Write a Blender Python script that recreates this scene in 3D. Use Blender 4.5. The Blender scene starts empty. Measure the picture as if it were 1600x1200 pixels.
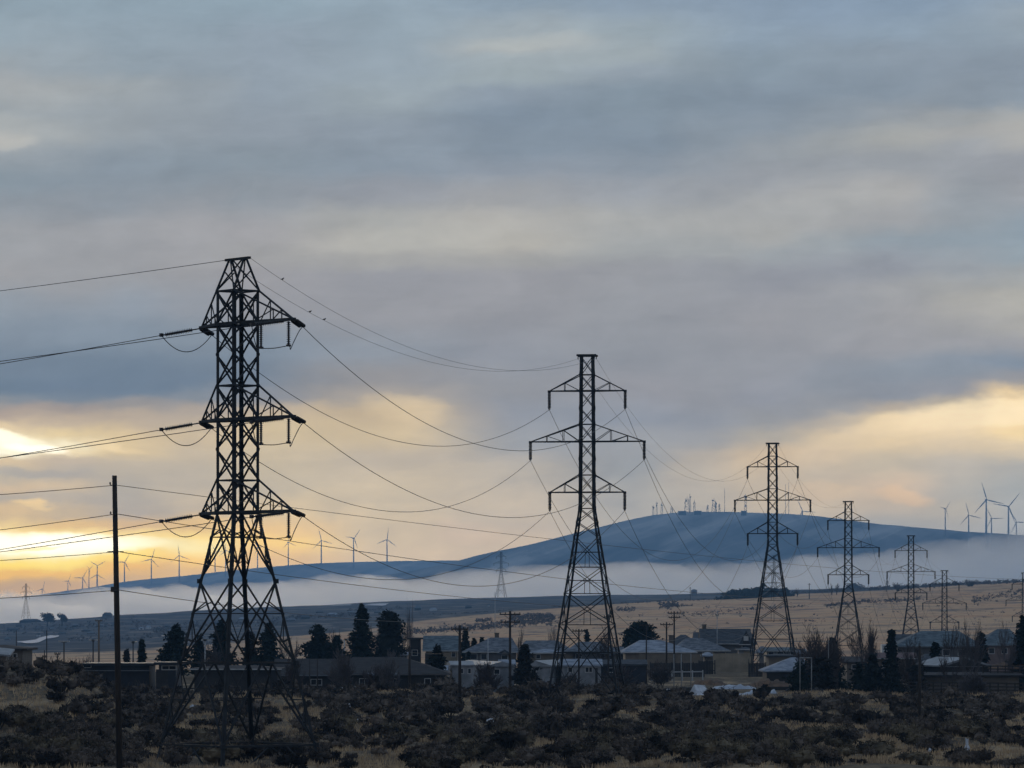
import bpy, math, random
import numpy as np
from mathutils import Vector, Matrix, noise as mnoise
R = math.radians
random.seed(7)
SC = bpy.context.scene
COL = SC.collection

# ---------------------------------------------------------------- camera, sky, sun, exposure
F = 6786.0            # focal length in pixels of a 1600 px wide frame
HOR = 960.0           # row of the level horizon in that frame
cam_d = bpy.data.cameras.new('camera'); cam = bpy.data.objects.new('camera', cam_d); COL.objects.link(cam)
cam_d.sensor_width = 36.0; cam_d.lens = F / 1600 * 36.0; cam_d.shift_y = (HOR - 600) / 1600
cam_d.clip_start = 0.5; cam_d.clip_end = 120000
cam.location = (0, 0, 0); cam.rotation_euler = (R(90), 0, 0)
SC.camera = cam
SC.view_settings.view_transform = 'Standard'; SC.view_settings.look = 'None'
SC.view_settings.exposure = 0.0; SC.view_settings.gamma = 1.0; SC.view_settings.use_curve_mapping = False
SC.cycles.use_denoising = True
SC.cycles.max_bounces = 16; SC.cycles.diffuse_bounces = 3; SC.cycles.volume_bounces = 12
SC.cycles.sample_clamp_indirect = 4

HAZE_DENSITY = 8.0e-5
HAZE_FAR, HAZE_TOP = 17000.0, 350.0
HAZE_L = (0.075, 0.150, 0.270)      # what a very deep layer of that haze looks like

def lin(c):
    return tuple(((v/255)/12.92 if v/255 <= 0.04045 else ((v/255+0.055)/1.055)**2.4) for v in c)

SKY = {
 0:[(0,(143,162,175)),(60,(146,163,175)),(105,(155,166,174)),(140,(164,170,174)),(175,(155,165,172)),(200,(168,174,176)),(220,(180,182,180)),(245,(150,160,168)),(280,(134,149,161)),(320,(140,150,160)),(370,(155,160,166)),(430,(155,158,163)),(480,(142,154,166)),(530,(128,144,160)),(575,(112,131,150)),(605,(106,127,147)),(625,(130,140,150)),(650,(172,160,152)),(670,(225,205,170)),(690,(255,245,215)),(712,(255,250,225)),(725,(215,195,165)),(745,(182,176,165)),(765,(205,185,160)),(780,(180,172,162)),(800,(215,190,155)),(835,(255,225,160)),(850,(255,250,225)),(868,(255,240,190)),(880,(255,225,130)),(895,(235,190,125)),(915,(190,165,145))],
 200:[(0,(143,162,176)),(60,(146,163,176)),(110,(145,160,172)),(140,(155,164,170)),(170,(150,160,168)),(210,(148,158,166)),(260,(134,148,161)),(310,(138,149,160)),(360,(155,159,165)),(420,(152,156,162)),(480,(140,152,165)),(530,(128,144,160)),(580,(108,128,148)),(610,(110,130,150)),(632,(150,150,152)),(655,(180,168,155)),(690,(215,195,160)),(708,(215,195,160)),(730,(190,180,165)),(760,(178,173,165)),(800,(182,174,165)),(822,(215,185,150)),(838,(255,225,160)),(855,(255,250,215)),(872,(255,225,140)),(890,(235,190,130)),(905,(205,175,145)),(940,(180,165,150))],
 400:[(0,(144,164,178)),(60,(143,158,172)),(130,(143,157,170)),(200,(141,153,165)),(260,(134,148,160)),(310,(140,150,160)),(360,(158,160,165)),(400,(160,162,165)),(430,(152,154,160)),(490,(148,152,160)),(540,(125,141,157)),(590,(115,132,150)),(615,(135,142,152)),(640,(185,172,155)),(670,(205,188,158)),(700,(200,186,162)),(760,(192,182,165)),(800,(205,188,162)),(830,(235,200,150)),(850,(250,212,145)),(875,(225,190,150)),(900,(200,178,155)),(940,(185,170,155))],
 600:[(0,(146,164,178)),(50,(148,165,178)),(100,(148,163,175)),(150,(150,163,172)),(200,(140,153,166)),(265,(134,148,162)),(305,(145,152,162)),(345,(165,168,168)),(375,(174,174,170)),(405,(160,162,163)),(430,(148,152,160)),(500,(148,152,160)),(550,(140,150,162)),(590,(145,147,152)),(620,(165,160,155)),(645,(200,182,155)),(680,(205,188,160)),(720,(190,180,166)),(780,(196,184,166)),(830,(202,187,166)),(870,(205,188,168)),(940,(195,180,165))],
 800:[(0,(140,158,174)),(45,(158,170,178)),(68,(172,178,180)),(90,(158,170,177)),(120,(155,168,175)),(145,(138,152,166)),(175,(128,144,160)),(230,(130,145,160)),(270,(140,151,164)),(310,(158,162,167)),(350,(176,176,173)),(375,(178,176,170)),(400,(160,162,163)),(425,(150,153,160)),(500,(148,152,160)),(560,(142,149,160)),(610,(145,150,158)),(650,(140,148,160)),(690,(150,156,164)),(740,(180,174,166)),(800,(190,180,168)),(850,(198,183,168)),(940,(190,178,165))],
 1000:[(0,(140,158,176)),(50,(152,167,177)),(90,(158,170,177)),(115,(145,158,170)),(150,(130,146,160)),(220,(128,143,158)),(260,(138,150,163)),(300,(150,157,166)),(345,(168,171,172)),(380,(160,165,168)),(420,(150,154,161)),(480,(146,151,159)),(540,(144,150,159)),(610,(146,150,159)),(660,(142,151,164)),(720,(152,158,164)),(780,(165,166,166)),(830,(172,170,167)),(940,(175,170,165))],
 1200:[(0,(138,157,177)),(60,(142,160,177)),(100,(134,150,164)),(150,(130,145,160)),(200,(135,148,161)),(235,(148,156,164)),(280,(150,156,164)),(330,(163,166,168)),(360,(168,170,170)),(395,(155,162,168)),(430,(145,150,160)),(500,(152,155,162)),(560,(146,151,160)),(620,(143,149,160)),(655,(148,152,158)),(685,(175,170,162)),(715,(200,182,160)),(760,(190,178,163)),(800,(192,180,165)),(850,(175,172,168)),(940,(175,170,165))],
 1400:[(0,(137,157,178)),(60,(140,158,175)),(95,(138,152,166)),(140,(132,146,160)),(180,(145,154,163)),(225,(164,167,167)),(260,(152,158,165)),(310,(168,169,170)),(345,(160,163,167)),(375,(146,158,168)),(420,(146,152,162)),(455,(158,161,165)),(500,(156,158,163)),(550,(152,155,162)),(585,(138,148,160)),(620,(140,147,158)),(645,(180,170,158)),(670,(218,198,165)),(700,(218,198,168)),(730,(190,180,165)),(765,(200,182,165)),(785,(190,178,165)),(815,(168,168,167)),(850,(165,166,168)),(940,(170,168,166))],
 1600:[(0,(142,160,178)),(30,(152,166,178)),(60,(146,160,172)),(110,(138,151,165)),(160,(136,149,162)),(190,(165,167,167)),(225,(168,169,168)),(260,(152,157,165)),(310,(156,160,167)),(355,(140,156,169)),(400,(146,160,170)),(430,(160,165,168)),(470,(172,172,168)),(510,(170,170,168)),(540,(155,158,164)),(575,(130,144,160)),(600,(145,148,155)),(620,(225,200,160)),(645,(250,222,175)),(680,(240,215,170)),(710,(215,198,172)),(735,(170,170,168)),(770,(160,165,168)),(820,(162,167,172)),(860,(165,168,172)),(940,(170,170,170))],
}
def _between(a, b, low):
    rows_ = sorted({r for r, _ in SKY[a] if r < 590} | {r for r, _ in SKY[b] if r < 590})[::2]
    at = lambda c, r: tuple(float(np.interp(r, [q[0] for q in SKY[c]], [q[1][i] for q in SKY[c]])) for i in range(3))
    return [(r, tuple((p+q)/2 for p, q in zip(at(a, r), at(b, r)))) for r in rows_]+low
_mid = {
 100:_between(0,200,[(600,(106,126,147)),(622,(118,134,150)),(640,(160,153,150)),(662,(188,174,158)),(684,(225,205,165)),(700,(250,238,205)),(712,(240,222,185)),(724,(195,182,166)),(742,(178,172,164)),(762,(205,188,165)),(778,(182,174,164)),(800,(200,182,158)),(822,(225,192,145)),(836,(255,228,165)),(850,(255,252,230)),(866,(255,246,205)),(880,(255,228,140)),(893,(236,192,128)),(910,(196,168,145))]),
 300:_between(200,400,[(600,(110,129,149)),(620,(126,138,151)),(642,(168,160,153)),(680,(200,184,160)),(705,(192,180,162)),(740,(184,176,164)),(790,(192,180,164)),(822,(225,192,145)),(842,(255,225,155)),(858,(255,235,175)),(876,(250,208,140)),(895,(215,182,145)),(940,(182,168,152))]),
 1100:_between(1000,1200,[(620,(144,149,158)),(660,(143,150,161)),(688,(150,154,160)),(712,(176,170,163)),(745,(180,174,166)),(790,(178,173,166)),(830,(172,170,167)),(940,(175,170,165))]),
 1300:_between(1200,1400,[(605,(140,148,159)),(640,(145,150,158)),(662,(180,172,162)),(690,(212,194,168)),(715,(205,188,166)),(745,(190,179,165)),(775,(196,181,164)),(800,(192,181,167)),(830,(172,171,168)),(940,(172,170,166))]),
 1500:_between(1400,1600,[(590,(134,145,158)),(612,(142,147,157)),(632,(185,175,160)),(652,(236,214,178)),(680,(232,211,178)),(705,(214,197,172)),(735,(180,175,168)),(770,(172,171,168)),(800,(176,172,166)),(840,(163,166,169)),(940,(170,169,168))]),
}
SKY.update(_mid)
def air_T(row):
    s = max((HOR - row) / F, 1e-4)
    return math.exp(-HAZE_DENSITY * min(HAZE_FAR, HAZE_TOP / s))
def behind_air(row, rgb):
    """radiance the cloud needs so that it shows as rgb after the haze in front of it"""
    T = air_T(row); c = lin(rgb)
    return tuple(max(0.02, (c[i] - HAZE_L[i]*(1-T)) / T) for i in range(3))

class Nodes:
    def __init__(s, tree): s.t = tree; s.n = tree.nodes; s.l = tree.links
    def new(s, typ, **kw):
        n = s.n.new(typ)
        for k, v in kw.items(): setattr(n, k, v)
        return n
    def link(s, a, b): s.l.new(a, b)
    def _in(s, sock, v):
        if isinstance(v, bpy.types.NodeSocket): s.l.new(v, sock)
        elif v is not None: sock.default_value = v
    def math(s, op, a, b=None, c=None, clamp=False):
        n = s.new('ShaderNodeMath', operation=op, use_clamp=clamp)
        s._in(n.inputs[0], a)
        if b is not None: s._in(n.inputs[1], b)
        if c is not None: s._in(n.inputs[2], c)
        return n.outputs[0]
    def comb(s, x, y, z):
        n = s.new('ShaderNodeCombineXYZ')
        for i, v in enumerate((x, y, z)): s._in(n.inputs[i], v)
        return n.outputs[0]
    def rng(s, v, a, b, c=0.0, d=1.0, smooth=True):
        n = s.new('ShaderNodeMapRange', interpolation_type='SMOOTHSTEP' if smooth else 'LINEAR')
        s._in(n.inputs[0], v)
        for i, q in enumerate((a, b, c, d)): s._in(n.inputs[i+1], q)
        return n.outputs[0]
    def noise(s, vec, scale=1.0, detail=4.0, rough=0.55, dist=0.0):
        n = s.new('ShaderNodeTexNoise')
        if vec is not None: s._in(n.inputs['Vector'], vec)
        n.inputs['Scale'].default_value = scale; n.inputs['Detail'].default_value = detail
        n.inputs['Roughness'].default_value = rough; n.inputs['Distortion'].default_value = dist
        return n.outputs[0]
    def mix(s, fac, a, b, blend='MIX'):
        n = s.new('ShaderNodeMix', data_type='RGBA', blend_type=blend, clamp_factor=True)
        s._in(n.inputs[0], fac)
        for k, v in ((6, a), (7, b)):
            if isinstance(v, tuple) and len(v) == 3: v = (*v, 1)
            s._in(n.inputs[k], v)
        return n.outputs[2]

world = bpy.data.worlds.new('World'); SC.world = world; world.use_nodes = True
W = Nodes(world.node_tree); W.n.clear()
SUN_AZ, SUN_EL = R(-6.6), R(2.6)
def build_world():
    tc = W.new('ShaderNodeTexCoord'); sx = W.new('ShaderNodeSeparateXYZ'); W.link(tc.outputs['Generated'], sx.inputs[0])
    X, Y, Z = sx.outputs
    az = W.math('ARCTAN2', X, Y)
    hyp = W.math('MAXIMUM', W.math('SQRT', W.math('ADD', W.math('MULTIPLY', X, X), W.math('MULTIPLY', Y, Y))), 1e-4)
    tanel = W.math('DIVIDE', Z, hyp)
    px = W.math('MULTIPLY_ADD', az, F, 800.0)
    row = W.math('MULTIPLY_ADD', tanel, -F, HOR)
    # drifting, uneven cloud: warp the coordinates with noise stretched along the horizon
    n1 = W.noise(W.comb(W.math('MULTIPLY', px, 1/420), W.math('MULTIPLY', row, 1/110), 3.1), 1.0, 5.0, 0.55)
    n2 = W.noise(W.comb(W.math('MULTIPLY', px, 1/300), W.math('MULTIPLY', row, 1/120), 9.7), 1.0, 4.0, 0.55)
    n3 = W.noise(W.comb(W.math('MULTIPLY', px, 1/150), W.math('MULTIPLY_ADD', px, 0.0018, W.math('MULTIPLY', row, 1/44)), 5.3), 1.0, 5.0, 0.6, 0.4)
    n4 = W.noise(W.comb(W.math('MULTIPLY', px, 1/75), W.math('MULTIPLY', row, 1/38), 1.3), 1.0, 4.0, 0.6)
    rw = W.math('ADD', row, W.math('MULTIPLY', W.math('SUBTRACT', n1, 0.5), 50.0))
    rw = W.math('ADD', rw, W.math('MULTIPLY', W.math('SUBTRACT', n4, 0.5), 26.0))
    pw = W.math('ADD', px, W.math('MULTIPLY', W.math('SUBTRACT', n2, 0.5), 150.0))
    fac = W.math('DIVIDE', rw, 960.0, clamp=True)
    col = None; prev = 0
    for cx in sorted(SKY):
        r = W.new('ShaderNodeValToRGB'); r.color_ramp.interpolation = 'EASE'
        st = SKY[cx]; el = r.color_ramp.elements
        while len(el) < len(st): el.new(0.5)
        for e, (rr, rgb) in zip(el, st):
            e.position = rr/960.0
        for e, (rr, rgb) in zip(el, st):
            e.position = rr/960.0; e.color = (*behind_air(rr, rgb), 1)
        W.link(fac, r.inputs[0])
        col = r.outputs[0] if col is None else W.mix(W.rng(pw, float(prev), float(cx)), col, r.outputs[0])
        prev = cx
    # bright torn rims near the low sun
    def blob(cx, cy, rx, ry, tilt, amt, rgb, c_in):
        dx = W.math('MULTIPLY', W.math('SUBTRACT', pw, float(cx)), 1.0/rx)
        dy = W.math('MULTIPLY', W.math('SUBTRACT', W.math('MULTIPLY_ADD', W.math('SUBTRACT', pw, float(cx)), -tilt, rw), float(cy)), 1.0/ry)
        d = W.math('ADD', W.math('MULTIPLY', dx, dx), W.math('MULTIPLY', dy, dy))
        return W.mix(W.math('MULTIPLY', W.rng(d, 1.0, 0.0), amt), c_in, behind_air(cy, rgb))
    for b in ((-20,676,110,15,0.22,0.95,(285,276,245)), (50,704,64,11,0.16,0.95,(290,280,255)), (175,702,60,9,0.18,0.7,(238,215,175)), (40,742,120,9,0.02,0.6,(168,166,164)), (35,790,45,7,0.05,0.7,(238,208,160)), (60,850,230,22,0.03,0.95,(290,282,255)), (45,858,60,4,-0.05,0.7,(255,232,165)), (260,852,110,13,0.02,0.5,(255,240,190)),
              (640,640,75,30,0.1,0.6,(218,198,166)), (1415,775,60,14,0.12,0.75,(215,188,162)), (1290,768,80,14,0.0,0.5,(206,186,164)), (1570,645,230,30,-0.12,0.75,(262,240,200)), (1430,672,150,22,-0.12,0.6,(236,214,180)), (700,372,190,24,-0.02,0.5,(176,178,176)), (820,62,130,15,-0.02,0.5,(176,183,184)), (30,225,60,13,-0.05,0.6,(186,187,184)), (60,160,110,30,0.0,0.4,(168,173,175)), (1320,320,110,26,-0.05,0.45,(170,173,174)), (1520,215,130,18,-0.12,0.5,(170,170,168)), (1540,480,120,30,-0.05,0.5,(176,175,170)), (1000,690,160,40,0.0,0.6,(156,160,166)), (180,600,260,24,-0.02,0.4,(104,125,146)), (730,835,60,22,0,0.4,(208,188,172))):
        col = blob(*b, col)
    n5 = W.noise(W.comb(W.math('MULTIPLY', pw, 1/105), W.math('MULTIPLY_ADD', px, 0.0012, W.math('MULTIPLY', rw, 1/62)), 7.7), 1.0, 8.0, 0.62, 0.3)
    n6 = W.noise(W.comb(W.math('MULTIPLY', pw, 1/230), W.math('MULTIPLY_ADD', px, 0.0011, W.math('MULTIPLY', rw, 1/17)), 2.2), 1.0, 6.0, 0.62, 0.6)
    gain = W.math('ADD', W.rng(n3, 0.2, 0.8, -0.075, 0.075, False), W.math('ADD', W.rng(n5, 0.28, 0.72, 0.92, 1.08, False), W.rng(n6, 0.44, 0.60, -0.014, 0.014)))
    col = W.mix(1.0, col, W.comb(gain, gain, gain), 'MULTIPLY')
    # away from the view: plain overcast
    off = W.math('ABSOLUTE', W.math('SUBTRACT', px, 800.0))
    far = W.math('MAXIMUM', W.rng(off, 1100.0, 3600.0), W.rng(row, -200.0, -2500.0))
    over = W.mix(W.rng(row, 900.0, -4000.0), (0.36, 0.40, 0.46), (0.24, 0.32, 0.44))
    col = W.mix(far, col, over)
    sky = W.new('ShaderNodeTexSky', sky_type='NISHITA'); sky.sun_disc = False
    sky.sun_elevation = SUN_EL; sky.sun_rotation = SUN_AZ
    b1 = W.new('ShaderNodeBackground'); b1.inputs[1].default_value = 0.05; W.link(sky.outputs[0], b1.inputs[0])
    b2 = W.new('ShaderNodeBackground'); b2.inputs[1].default_value = 1.0; W.link(col, b2.inputs[0])
    m = W.new('ShaderNodeMixShader'); m.inputs[0].default_value = 0.985
    W.link(b1.outputs[0], m.inputs[1]); W.link(b2.outputs[0], m.inputs[2])
    out = W.new('ShaderNodeOutputWorld'); W.link(m.outputs[0], out.inputs[0])
build_world()

sun_d = bpy.data.lights.new('sun', 'SUN'); sun = bpy.data.objects.new('sun', sun_d); COL.objects.link(sun)
sun_d.energy = 0.35; sun_d.angle = R(12); sun_d.color = (1.0, 0.80, 0.56)
sd = Vector((math.sin(SUN_AZ)*math.cos(SUN_EL), math.cos(SUN_AZ)*math.cos(SUN_EL), math.sin(SUN_EL)))
sun.rotation_euler = sd.to_track_quat('Z', 'Y').to_euler()

# ---------------------------------------------------------------- helpers
def P(px, row, D):
    return Vector(((px-800.0)/F*D, D, (HOR-row)/F*D))
def X(px, D): return (px-800.0)/F*D
def Zr(row, D): return (HOR-row)/F*D

def vnoise(x, y, seed=0):
    x = np.asarray(x, float); y = np.asarray(y, float)
    xi = np.floor(x).astype(np.int64); yi = np.floor(y).astype(np.int64)
    fx = x-xi; fy = y-yi; fx = fx*fx*(3-2*fx); fy = fy*fy*(3-2*fy)
    def h(a, b):
        n = (a*374761393 + b*668265263 + seed*982451653) & 0x7fffffff
        n = ((n ^ (n >> 13))*1274126177) & 0x7fffffff
        return ((n ^ (n >> 16)) & 0xffff)/65535.0
    return (h(xi, yi)*(1-fx)+h(xi+1, yi)*fx)*(1-fy)+(h(xi, yi+1)*(1-fx)+h(xi+1, yi+1)*fx)*fy
def fbm(x, y, seed=0, o=4):
    s = 0; a = 0.5; t = 0
    for i in range(o):
        s = s + a*vnoise(np.asarray(x)*2**i, np.asarray(y)*2**i, seed+i*17); t += a; a *= 0.55
    return s/t

class MB:
    def __init__(s): s.v = []; s.f = []
    def add(s, v, f):
        n = len(s.v); s.v += [tuple(p) for p in v]; s.f += [tuple(i+n for i in q) for q in f]; return s
    def bar(s, p, q, w, h=None):
        p = Vector(p); q = Vector(q); d = q-p
        if d.length < 1e-6: return s
        d.normalize(); h = h or w
        up = Vector((0, 0, 1)) if abs(d.z) < 0.95 else Vector((0, 1, 0))
        a = d.cross(up).normalized()*w/2; b = d.cross(a).normalized()*h/2
        return s.add([p-a-b, p+a-b, p+a+b, p-a+b, q-a-b, q+a-b, q+a+b, q-a+b],
              [(0,1,2,3)[::-1], (4,5,6,7), (0,1,5,4), (1,2,6,5), (2,3,7,6), (3,0,4,7)])
    def box(s, x0, x1, y0, y1, z0, z1):
        return s.add([(x0,y0,z0),(x1,y0,z0),(x1,y1,z0),(x0,y1,z0),(x0,y0,z1),(x1,y0,z1),(x1,y1,z1),(x0,y1,z1)],
              [(3,2,1,0),(4,5,6,7),(0,1,5,4),(1,2,6,5),(2,3,7,6),(3,0,4,7)])
    def tube(s, pts, rads, n=6, cap=True):
        pts = [Vector(p) for p in pts]
        if not hasattr(rads, '__len__'): rads = [rads]*len(pts)
        base = len(s.v)
        for i, p in enumerate(pts):
            d = (pts[min(i+1, len(pts)-1)]-pts[max(i-1, 0)]).normalized()
            up = Vector((0, 0, 1)) if abs(d.z) < 0.9 else Vector((0, 1, 0))
            a = d.cross(up).normalized(); b = d.cross(a).normalized()
            for k in range(n):
                t = 2*math.pi*k/n
                s.v.append(tuple(p+(a*math.cos(t)+b*math.sin(t))*rads[i]))
        for i in range(len(pts)-1):
            for k in range(n):
                k2 = (k+1) % n
                s.f.append((base+i*n+k, base+i*n+k2, base+(i+1)*n+k2, base+(i+1)*n+k))
        if cap:
            s.f.append(tuple(base+k for k in range(n))[::-1]); e = base+(len(pts)-1)*n
            s.f.append(tuple(e+k for k in range(n)))
        return s
    def ellipsoid(s, c, r, nu=10, nv=7, jit=0.0, rnd=None):
        c = Vector(c); base = len(s.v); rnd = rnd or random
        s.v.append((c.x, c.y, c.z-r[2]))
        for j in range(1, nv):
            ph = -math.pi/2+math.pi*j/nv
            for i in range(nu):
                th = 2*math.pi*i/nu; k = 1+rnd.uniform(-jit, jit)
                s.v.append((c.x+r[0]*math.cos(ph)*math.cos(th)*k, c.y+r[1]*math.cos(ph)*math.sin(th)*k, c.z+r[2]*math.sin(ph)*k))
        s.v.append((c.x, c.y, c.z+r[2])); top = len(s.v)-1
        for i in range(nu):
            i2 = (i+1) % nu
            s.f.append((base, base+1+i2, base+1+i))
            for j in range(nv-2):
                a = base+1+j*nu
                s.f.append((a+i, a+i2, a+nu+i2, a+nu+i))
            a = base+1+(nv-2)*nu
            s.f.append((a+i, a+i2, top))
        return s
    def mesh(s, name, mat, smooth=False):
        me = bpy.data.meshes.new(name); me.from_pydata(s.v, [], s.f)
        me.materials.append(mat)
        if smooth: me.polygons.foreach_set('use_smooth', [True]*len(me.polygons))
        me.update(); return me

def link(name, me, parent=None):
    o = bpy.data.objects.new(name, me); COL.objects.link(o)
    if parent is not None: o.parent = parent
    return o
def tag(o, label, cat, group=None):
    o['label'] = label; o['category'] = cat
    if group: o['group'] = group
    return o
def thing(name, label, cat, loc=(0,0,0), rz=0.0, group=None):
    o = bpy.data.objects.new(name, None); COL.objects.link(o)
    o.location = loc; o.rotation_euler = (0, 0, rz); o.empty_display_size = 0.2
    return tag(o, label, cat, group)
def part(name, mb, mat, parent, smooth=False, label=None):
    o = link(name, mb.mesh(name, mat, smooth) if isinstance(mb, MB) else mb, parent)
    if label: o['label'] = label
    return o
def copy_tree(o, parent=None):
    c = o.copy(); COL.objects.link(c)
    if parent is not None: c.parent = parent
    for ch in list(o.children): copy_tree(ch, c)
    return c

def material(name, c1, c2=None, scale=3.0, rough=0.8, metal=0.0, stretch=(1,1,1), detail=5.0, lo=0.35, hi=0.65, bump=0.0, bscale=None, spec=0.3):
    m = bpy.data.materials.new(name); m.use_nodes = True
    N = Nodes(m.node_tree); b = N.n['Principled BSDF']
    b.inputs['Roughness'].default_value = rough; b.inputs['Metallic'].default_value = metal
    b.inputs['Specular IOR Level'].default_value = spec
    tc = N.new('ShaderNodeTexCoord'); mp = N.new('ShaderNodeMapping'); N.link(tc.outputs['Object'], mp.inputs[0])
    mp.inputs['Scale'].default_value = stretch
    nz = N.noise(mp.outputs[0], scale, detail, 0.6)
    N.link(N.mix(N.rng(nz, lo, hi), c1, c2 or tuple(v*0.7 for v in c1)), b.inputs['Base Color'])
    if bump:
        bp = N.new('ShaderNodeBump'); bp.inputs['Strength'].default_value = bump
        N.link(N.noise(mp.outputs[0], bscale or scale*4, 4, 0.6), bp.inputs['Height']); N.link(bp.outputs[0], b.inputs['Normal'])
    return m
def ribbed(name, c1, c2, freq, axis=0, rough=0.6):
    """siding or corrugated sheet: fine lines modelled as bump plus weathering"""
    m = material(name, c1, c2, 0.8, rough)
    N = Nodes(m.node_tree); b = N.n['Principled BSDF']
    tc = N.new('ShaderNodeTexCoord'); w = N.new('ShaderNodeTexWave', wave_type='BANDS', bands_direction='XYZ'[axis])
    w.inputs['Scale'].default_value = freq; w.inputs['Distortion'].default_value = 0.2
    N.link(tc.outputs['Object'], w.inputs['Vector'])
    bp = N.new('ShaderNodeBump'); bp.inputs['Strength'].default_value = 0.5; bp.inputs['Distance'].default_value = 0.03
    N.link(w.outputs[1], bp.inputs['Height']); N.link(bp.outputs[0], b.inputs['Normal'])
    return m

M = {}
M['steel'] = material('galvanised_steel', (0.020,0.023,0.027), (0.010,0.011,0.013), 1.5, 0.65, 0.15)
M['steel2'] = material('weathered_steel', (0.045,0.048,0.054), (0.025,0.027,0.030), 1.2, 0.6, 0.5)
M['insul'] = material('insulator_glaze', (0.035,0.03,0.03), (0.02,0.018,0.018), 4, 0.25)
M['wire'] = material('aluminium_wire', (0.06,0.058,0.06), (0.035,0.035,0.037), 0.5, 0.5, 0.4)
M['wood'] = material('pole_wood', (0.045,0.034,0.027), (0.02,0.016,0.014), 2.0, 0.9, stretch=(6,6,0.5), bump=0.4)
M['tanwood'] = material('bleached_pole_wood', (0.17,0.125,0.09), (0.10,0.075,0.055), 2.0, 0.9, stretch=(6,6,0.5))
M['white'] = material('white_paint', (0.60,0.61,0.62), (0.48,0.49,0.5), 1.0, 0.5)
M['turbine'] = material('turbine_white', (0.30,0.32,0.34), (0.24,0.26,0.28), 0.05, 0.5)
M['whitepipe'] = material('white_pipe', (0.22,0.22,0.22), (0.12,0.12,0.12), 1.5, 0.5)
M['lamp'] = material('lamp_head_grey', (0.35,0.36,0.37), (0.28,0.29,0.30), 2, 0.4)
M['glass'] = material('dark_window_glass', (0.02,0.024,0.03), (0.012,0.014,0.018), 1, 0.08, spec=0.5)
M['trim'] = material('pale_trim', (0.42,0.42,0.42), (0.32,0.32,0.32), 2, 0.6)
M['door'] = material('dark_door', (0.025,0.024,0.026), (0.015,0.015,0.017), 2, 0.6)
M['bark'] = material('tree_bark', (0.05,0.04,0.034), (0.025,0.02,0.018), 4, 0.95, stretch=(3,3,0.6))
M['palebark'] = material('pale_bark', (0.115,0.10,0.10), (0.07,0.062,0.062), 4, 0.95, stretch=(3,3,0.6))
M['twig'] = material('bare_twigs', (0.075,0.058,0.055), (0.04,0.032,0.03), 0.6, 0.95)
M['needle'] = material('conifer_needles', (0.014,0.022,0.017), (0.006,0.010,0.009), 0.7, 0.9, detail=3, spec=0.1)
M['needle2'] = material('grey_conifer_needles', (0.020,0.026,0.024), (0.009,0.012,0.012), 0.7, 0.9, detail=3, spec=0.1)
M['needle3'] = material('brownish_needles', (0.030,0.026,0.022), (0.012,0.012,0.011), 0.7, 0.9, detail=3, spec=0.1)
M['sage'] = material('sagebrush_leaf', (0.165,0.132,0.106), (0.055,0.044,0.037), 0.45, 0.95, detail=3, spec=0.05)
M['sage2'] = material('olive_sage_leaf', (0.185,0.148,0.098), (0.062,0.050,0.036), 0.45, 0.95, detail=3, spec=0.05)
def by_position(m, scale, c1, c2, lo, hi):
    """bush to bush variation: mix by where in the field the leaf stands"""
    N = Nodes(m.node_tree); b = N.n['Principled BSDF']; g = N.new('ShaderNodeNewGeometry')
    old = b.inputs['Base Color'].links[0].from_socket
    f = N.rng(N.noise(g.outputs['Position'], scale, 2, 0.5), lo, hi)
    N.link(N.mix(f, c1, old), b.inputs['Base Color'])
by_position(M['sage'], 0.42, (0.020,0.017,0.016), None, 0.36, 0.58)
by_position(M['sage2'], 0.42, (0.026,0.022,0.018), None, 0.36, 0.56)
M['straw'] = material('dry_bunchgrass', (0.58,0.42,0.25), (0.31,0.215,0.135), 0.35, 0.95, detail=3, spec=0.1)
M['brush'] = material('leafless_brush', (0.125,0.102,0.094), (0.065,0.055,0.053), 0.08, 0.95, detail=3, spec=0.05)
M['snow'] = material('old_snow', (0.42,0.46,0.52), (0.26,0.29,0.34), 0.25, 0.6, bump=0.3)
M['cloth'] = material('white_tarp', (0.56,0.58,0.62), (0.38,0.40,0.44), 2.5, 0.6, bump=0.4)

# ---------------------------------------------------------------- terrain
PXK = np.array([-400,0,200,400,600,800,1000,1200,1400,1600,2000], float)
def rows(D, r): return (HOR-np.array(r, float))/F*D
def const(z): return np.full(len(PXK), float(z))
DK, ZK = zip(*[
 (1, const(-1.75)), (30, const(-2.6)), (120, const(-5.6)), (200, const(-7.7)), (240, const(-8.55)), (300, const(-8.3)),
 (345, const(-7.7)), (378, const(-7.4)), (398, const(-7.25)), (432, const(-8.5)), (505, const(-8.5)), (572, const(-7.5)), (640, const(-9.4)), (705, const(-11.6)),
 (900, const(-13.8)), (1000, const(-19.5)), (1190, const(-18.8)),
 (1320, rows(1320, [1045,1042,1040,1038,1034,1025,1018,1012,1009,1005,1000])),
 (1850, rows(1850, [1022,1019,1016,1009,1000,985,975,967,960,952,945])),
 (2500, rows(2500, [1009,1006,1001,990,972,956,944,935,925,913,902])),
 (3300, rows(3300, [995,991,980,967,955,944.5,937,930,920.5,909.5,899])),
 (4200, rows(4200, [982,974,959,949.5,940,933.5,930,924,917,907,895])),
 (4900, const(-35)), (6000, const(-62)), (60000, const(-62))])
DK = np.array(DK); ZK = np.array(ZK)
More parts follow.
